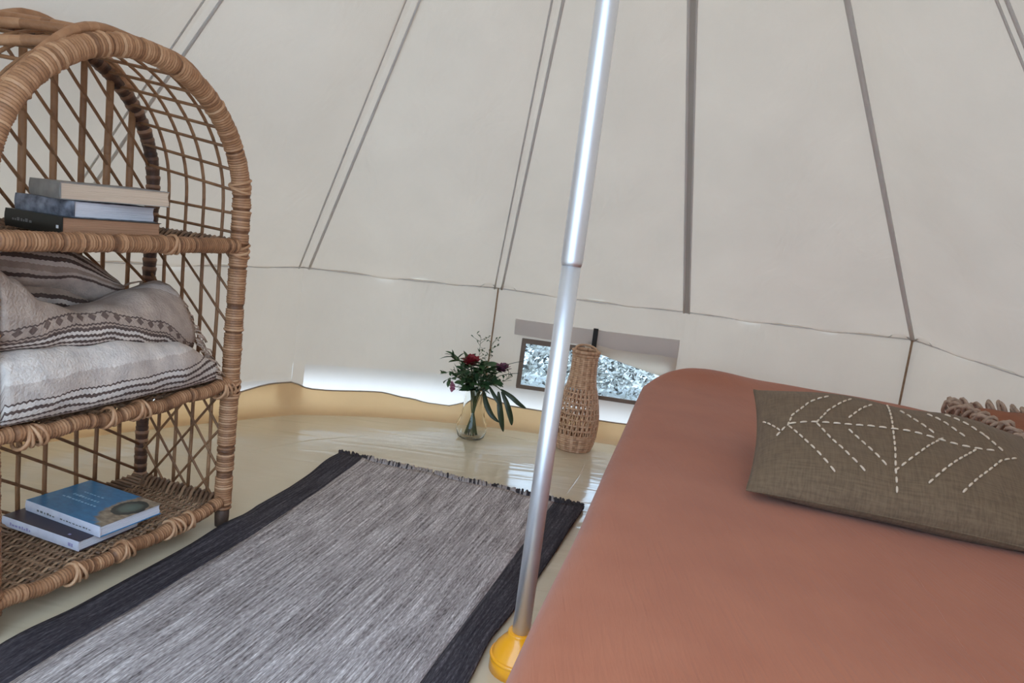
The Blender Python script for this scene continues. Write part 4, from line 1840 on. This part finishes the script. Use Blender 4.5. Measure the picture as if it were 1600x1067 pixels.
pl2 = thing('fringed_cushion', 'rust cushion with looped tan fringe, behind the linen cushion at the right edge', 'cushion', (1.740, 2.20, .570), -.02)
surf2 = cushion(pl2, .46, .46, .042, M['rust'], .03, 5.0, 24, low=2.5)
rnd = random.Random(12)
for side in range(3):
    for i in range(11):
        t = -1 + 2 * (i + .5) / 11
        if side == 0:
            q, d = Vector((t * .23, .225, 0)), Vector((0, 1, 0))
        elif side == 1:
            q, d = Vector((-.225, t * .23, 0)), Vector((-1, 0, 0))
        else:
            q, d = Vector((t * .23, -.225, 0)), Vector((0, -1, 0))
        sd = Vector((-d.y, d.x, 0))
        mb = MB()
        for k_ in range(2):
            r_ = rnd.uniform(.019, .028)
            hh = rnd.uniform(.022, .046)
            c_ = q + d * .014 + sd * rnd.uniform(-.006, .006)
            loop = []
            for j in range(12):
                a = 2 * pi * j / 12
                loop.append(c_ + d * (r_ * math.cos(a)) + sd * (r_ * .7 * math.sin(a)) + Vector((0, 0, hh * (.3 + .7 * math.sin(a + k_)))))
            mb.tube(loop, .0062, 6, closed=True)
        mb.build('fringe_loop', M['fringe'], pl2)

# ---------------------------------------------------------------- glass vase with flowers
VX, VY = -0.138, 3.275
vase = thing('glass_vase', 'clear glass bottle vase with rounded base holding flowers on the groundsheet', 'vase', (VX, VY, 0))
mb = MB()
prof = [(.001, .004), (.052, .003), (.064, .012), (.072, .040), (.070, .068), (.062, .092), (.053, .115), (.050, .150), (.050, .200), (.053, .236), (.055, .246),
        (.0525, .246), (.050, .236), (.047, .200), (.047, .150), (.050, .116), (.055, .092), (.066, .068), (.068, .040), (.060, .016), (.050, .010), (.001, .010)]
lathe(mb, prof, 36)
mb.build('glass_body', M['glass'], vase)


def leaf_mesh(name, L, W, mat, curl=.2, n=6):
    mb = MB()
    ids = []
    for i in range(n + 1):
        t = i / n
        w = W / 2 * math.sin(pi * min(1, t * .96 + .03)) ** .8
        z = curl * L * t * t * -1
        ids.append((mb.vert((L * t, -w, z + w * .25)), mb.vert((L * t, 0, z)), mb.vert((L * t, w, z + w * .25))))
    for a, b_ in zip(ids, ids[1:]):
        mb.face((a[0], b_[0], b_[1], a[1]))
        mb.face((a[1], b_[1], b_[2], a[2]))
    mb.face((ids[0][0], ids[0][1], ids[0][2]))
    me = mb.mesh(name, mat)
    return me


leaf_small = leaf_mesh('leaf', .040, .020, M['leaf'], .15)
leaf_mid = leaf_mesh('leaf', .058, .026, M['leaf'], .3)
leaf_tiny = leaf_mesh('leaf', .016, .009, M['leaf'], .1, 4)


def put_leaf(me, parent, at, direction, roll=0.0, s_=1.0, name='leaf'):
    d = Vector(direction).normalized()
    up_ = Vector((0, 0, 1)) - d * d.z
    if up_.length < 1e-3:
        up_ = Vector((1, 0, 0))
    up_.normalize()
    sd = up_.cross(d)
    m_ = Matrix((d, sd, up_)).transposed().to_4x4() @ Matrix.Rotation(roll, 4, 'X') @ Matrix.Scale(s_, 4)
    m_.translation = Vector(at)
    o = link(bpy.data.objects.new(name, me), parent)
    o.matrix_local = m_
    return o


def stem_curve(pts, n=10):
    P_ = [Vector(q) for q in pts]
    out_ = []
    for i in range(len(P_) - 1):
        p0, p1, p2, p3 = P_[max(0, i - 1)], P_[i], P_[i + 1], P_[min(len(P_) - 1, i + 2)]
        for k_ in range(n):
            t = k_ / n
            out_.append(0.5 * ((2 * p1) + (-p0 + p2) * t + (2 * p0 - 5 * p1 + 4 * p2 - p3) * t * t + (-p0 + 3 * p1 - 3 * p2 + p3) * t ** 3))
    out_.append(P_[-1])
    return out_


def add_stem(parent, pts, r0=.0028, r1=.0016, mat=None):
    q = stem_curve(pts)
    mb = MB()
    mb.tube(q, [lerp(r0, r1, i / (len(q) - 1)) for i in range(len(q))], 6)
    mb.build('stem', mat or M['stem'], parent)
    return q


VB = Vector((VX, VY, 0))


def flower(name, label, mouth, head, petal_mat, petals, R, seed, cat='flower', lean=(0, -.4, 1)):
    t = thing(name, label, cat, VB + Vector((0, 0, .012)))
    base_ = Vector((mouth[0] * -.8, mouth[1] * -.8, .004))
    add_stem(t, [base_, (mouth[0] * .3, mouth[1] * .3, .12), (mouth[0], mouth[1], .225), (lerp(mouth[0], head[0], .6), lerp(mouth[1], head[1], .6), lerp(.225, head[2], .65)), head])
    rnd = random.Random(seed)
    ax = Vector(lean).normalized()
    s1 = ax.orthogonal().normalized()
    s2 = ax.cross(s1)
    for (n_, rad, el, sz) in petals:
        me = leaf_mesh('petal', sz, sz * .75, petal_mat, -.25, 5)
        for i in range(n_):
            a = 2 * pi * i / n_ + rnd.uniform(-.15, .15)
            d = (s1 * math.cos(a) + s2 * math.sin(a)) * math.cos(el) + ax * math.sin(el)
            put_leaf(me, t, Vector(head) + (s1 * math.cos(a) + s2 * math.sin(a)) * rad, d, rnd.uniform(-.2, .2), rnd.uniform(.9, 1.1), 'petal')
    mb = MB()
    lathe(mb, [(.001, -.012), (.009, -.008), (.012, .002), (.010, .010), (.002, .014)], 10)
    o = mb.build('flower_centre', petal_mat, t)
    o.location = Vector(head)
    return t


red = flower('red_flower', 'dark crimson round flower at upper left of the vase bouquet', (-.012, -.008), (-.034, -.050, .352), M['red'],
             [(11, .010, .25, .040), (10, .008, .6, .034), (8, .005, .95, .028), (5, .003, 1.25, .02)], .05, 5)
pur = flower('mauve_flower', 'small mauve purple flower at upper right of the vase bouquet', (.016, -.006), (.112, -.034, .340), M['purple'],
             [(12, .006, .1, .034), (10, .004, .5, .028), (8, .002, .95, .022)], .04, 6)
pnk = flower('pink_flower', 'small pink bloom drooping at lower left of the vase bouquet', (-.028, -.012), (-.105, -.075, .240), M['pink'],
             [(7, .003, .3, .024), (5, .002, .8, .018)], .03, 8, lean=(-.6, -.5, -.2))

rnd = random.Random(21)
bush = thing('leafy_sprig', 'bushy dark green leafy sprigs filling the glass vase', 'foliage', VB + Vector((0, 0, .012)))
for i in range(20):
    a = 2 * pi * i / 20 + rnd.uniform(-.2, .2)
    reach = rnd.uniform(.05, .135)
    hz = rnd.uniform(.25, .375)
    tip = Vector((math.cos(a) * reach + (-.015), math.sin(a) * reach * .75 - .01, hz))
    q = add_stem(bush, [(-math.cos(a) * .03, -math.sin(a) * .03, .006), (0, 0, .12), (math.cos(a) * .028, math.sin(a) * .028, .23), tip * .75 + Vector((0, 0, .075)), tip], .0022, .0012)
    for j in range(11):
        k_ = int(lerp(len(q) * .50, len(q) - 1, j / 10))
        d = Vector((rnd.uniform(-1, 1), rnd.uniform(-1, .7), rnd.uniform(-.4, .8)))
        d += Vector((math.cos(a), math.sin(a), .2)) * .6
        put_leaf(rnd.choice((leaf_small, leaf_small, leaf_mid)), bush, q[k_], d, rnd.uniform(-.6, .6), rnd.uniform(.85, 1.35))
# left hand spray of small leaves
spr = thing('leafy_sprig', 'thin sprig of small leaves reaching left out of the bouquet', 'foliage', VB + Vector((0, 0, .012)))
q = add_stem(spr, [(.02, 0, .006), (0, 0, .12), (-.03, -.01, .235), (-.09, -.035, .30), (-.165, -.06, .288)], .002, .001)
for j in range(16):
    k_ = int(lerp(len(q) * .6, len(q) - 1, j / 15))
    put_leaf(leaf_small, spr, q[k_], (rnd.uniform(-1, .1), rnd.uniform(-.8, .6), rnd.uniform(-.5, .9)), rnd.uniform(-.5, .5), rnd.uniform(.5, .8))
# wispy sprigs above
for si, (tx, ty, tz, lab) in enumerate(((-.005, -.02, .470, 'wispy airy sprig standing tallest in the bouquet, behind the red flower'), (.052, -.02, .455, 'wispy airy sprig with sparse buds, right of the tallest sprig'),
                                          (.145, -.03, .300, 'fine twiggy sprig right of the mauve flower, before the window'))):
    w = thing('wispy_sprig', lab, 'foliage', VB + Vector((0, 0, .012)))
    q = add_stem(w, [(-.01, 0, .006), (.004, 0, .12), (tx * .3, ty * .3, .24), (tx * .75, ty * .8, lerp(.24, tz, .6)), (tx, ty, tz)], .0016, .0008)
    for j in range(13):
        k_ = int(lerp(len(q) * .62, len(q) - 1, j / 12))
        d = Vector((rnd.uniform(-1, 1), rnd.uniform(-1, 1), rnd.uniform(.0, 1))).normalized()
        tip = q[k_] + d * rnd.uniform(.02, .045)
        mb = MB()
        mb.tube([q[k_], tip], [.0011, .0007], 4)
        mb.build('twig', M['stem'], w)
        for e in range(2):
            put_leaf(leaf_tiny, w, tip - d * .006 * e, (rnd.uniform(-1, 1), rnd.uniform(-1, 1), rnd.uniform(-.3, 1)), 0, rnd.uniform(.8, 1.2))
# thin spiky stems to the right
spk = thing('spiky_sprig', 'two thin dark spiky stems pointing right towards the window', 'foliage', VB + Vector((0, 0, .012)))
for (tx, tz) in ((.205, .395), (.19, .335)):
    add_stem(spk, [(-.02, 0, .006), (0, 0, .12), (.025, -.005, .235), (.10, -.03, lerp(.25, tz, .65)), (tx, -.05, tz)], .003, .0012, M['leaf_dark'])
# drooping strap leaves
drp = thing('drooping_branch', 'branch of long dark pointed leaves drooping right of the vase', 'foliage', VB + Vector((0, 0, .012)))
add_stem(drp, [(-.02, 0, .006), (0, 0, .12), (.026, -.012, .235), (.075, -.04, .262), (.12, -.055, .245)], .003, .002)


def long_leaf(pts, W):
    q = stem_curve(pts, 6)
    mb = MB()
    ids = []
    n_ = len(q)
    for i, c_ in enumerate(q):
        t = i / (n_ - 1)
        d = (q[min(i + 1, n_ - 1)] - q[max(i - 1, 0)]).normalized()
        sd = d.cross(Vector((0.2, -1, .25))).normalized()
        nn_ = sd.cross(d).normalized()
        w = W / 2 * math.sin(pi * min(1, .06 + t * .93)) ** .75
        ids.append((mb.vert(c_ - sd * w + nn_ * w * .35), mb.vert(c_), mb.vert(c_ + sd * w + nn_ * w * .35)))
    for a, b_ in zip(ids, ids[1:]):
        mb.face((a[0], b_[0], b_[1], a[1]))
        mb.face((a[1], b_[1], b_[2], a[2]))
    mb.build('long_leaf', M['leaf_dark'], drp, solid=.001)


long_leaf([(.035, -.02, .228), (.055, -.05, .175), (.085, -.07, .13), (.125, -.075, .100)], .026)
long_leaf([(.105, -.055, .238), (.120, -.08, .17), (.135, -.085, .11), (.150, -.08, .060)], .028)
long_leaf([(.120, -.055, .240), (.150, -.075, .19), (.175, -.08, .13), (.185, -.08, .095)], .026)
long_leaf([(.115, -.05, .248), (.165, -.07, .225), (.205, -.075, .198), (.240, -.07, .180)], .022)
long_leaf([(.06, -.045, .255), (.085, -.07, .225), (.11, -.08, .195), (.13, -.085, .165)], .018)

# ---------------------------------------------------------------- woven rattan vase
KX, KY = 0.350, 3.320
bk = thing('woven_vase', 'tall pale woven rattan vase with open lattice belly, in front of the window', 'vase', (KX, KY, 0))
rad_pts = [(0, .078), (.03, .090), (.07, .098), (.12, .1005), (.17, .0985), (.22, .090), (.27, .078), (.31, .0675), (.35, .0605), (.40, .0575), (.44, .0575), (.47, .060)]


def kr(z):
    return smooth_interp(rad_pts, z) if False else interp(rad_pts, z)


rnd = random.Random(41)


def coil(mb, z0, z1, rope, wav=0.0, nspk=0):
    z = z0 + rope
    while z <= z1:
        pts = []
        K = 48
        for i in range(K):
            a = 2 * pi * i / K
            pts.append((kr(z) * math.cos(a), kr(z) * math.sin(a), z + rnd.uniform(-.0006, .0006)))
        mb.tube(pts, rope, 6, closed=True, tones=[min(1, max(0, .55 + .25 * math.sin(i * 1.9) + rnd.uniform(-.2, .2))) for i in range(K)])
        z += rope * 1.75


mb = MB()
coil(mb, 0.0, .072, .0062)
mb.build('base_coil', M['basket'], bk)
mb = MB()
coil(mb, .300, .445, .0052)
mb.build('neck_weave', M['basket'], bk)
mb = MB()
for z, r_ in ((.455, .0075), (.470, .0085), (.452, .006)):
    mb.tube([(kr(z) * math.cos(a), kr(z) * math.sin(a), z) for a in [2 * pi * i / 40 for i in range(40)]], r_, 7, closed=True, tones=[rnd.uniform(.2, .7) for _ in range(40)])
mb.build('rim', M['basket'], bk)
mb = MB()
ns = 26
for i in range(ns):                                    # upright and crossing strands of the open belly
    a0 = 2 * pi * i / ns
    for tw in (0.0, .42, -.42):
        pts = []
        for j in range(15):
            z = lerp(.066, .306, j / 14)
            a = a0 + tw * (j / 14) + (.06 if tw == 0 else 0)
            r_ = kr(z) + (.002 if tw > 0 else -.002 if tw < 0 else 0)
            pts.append((r_ * math.cos(a), r_ * math.sin(a), z))
        mb.tone = rnd.uniform(.3, .85)
        mb.tube(pts, .0034 if tw else .0028, 5)
mb.build('lattice', M['basket'], bk)
mb = MB()
for z in (.080, .108, .132, .160, .185, .210, .235, .258, .280):
    mb.tube([(kr(z) * math.cos(a), kr(z) * math.sin(a), z) for a in [2 * pi * i / 44 for i in range(44)]], .0046, 5, closed=True, tones=[rnd.uniform(.35, .85) for _ in range(44)])
mb.build('lattice_hoop', M['basket'], bk)
mb = MB()
lathe(mb, [(.001, .002), (.074, .002), (.076, .008), (.001, .010)], 30)
mb.build('bottom', M['basket'], bk)
mb = MB()
mb.tube([(.052 * math.cos(a), .052 * math.sin(a) + .0, .470 + .022 * max(0, math.sin(a)) ** .8) for a in [pi * i / 16 for i in range(17)]], .0055, 7, tones=[.45] * 17)
mb.build('handle', M['basket'], bk)
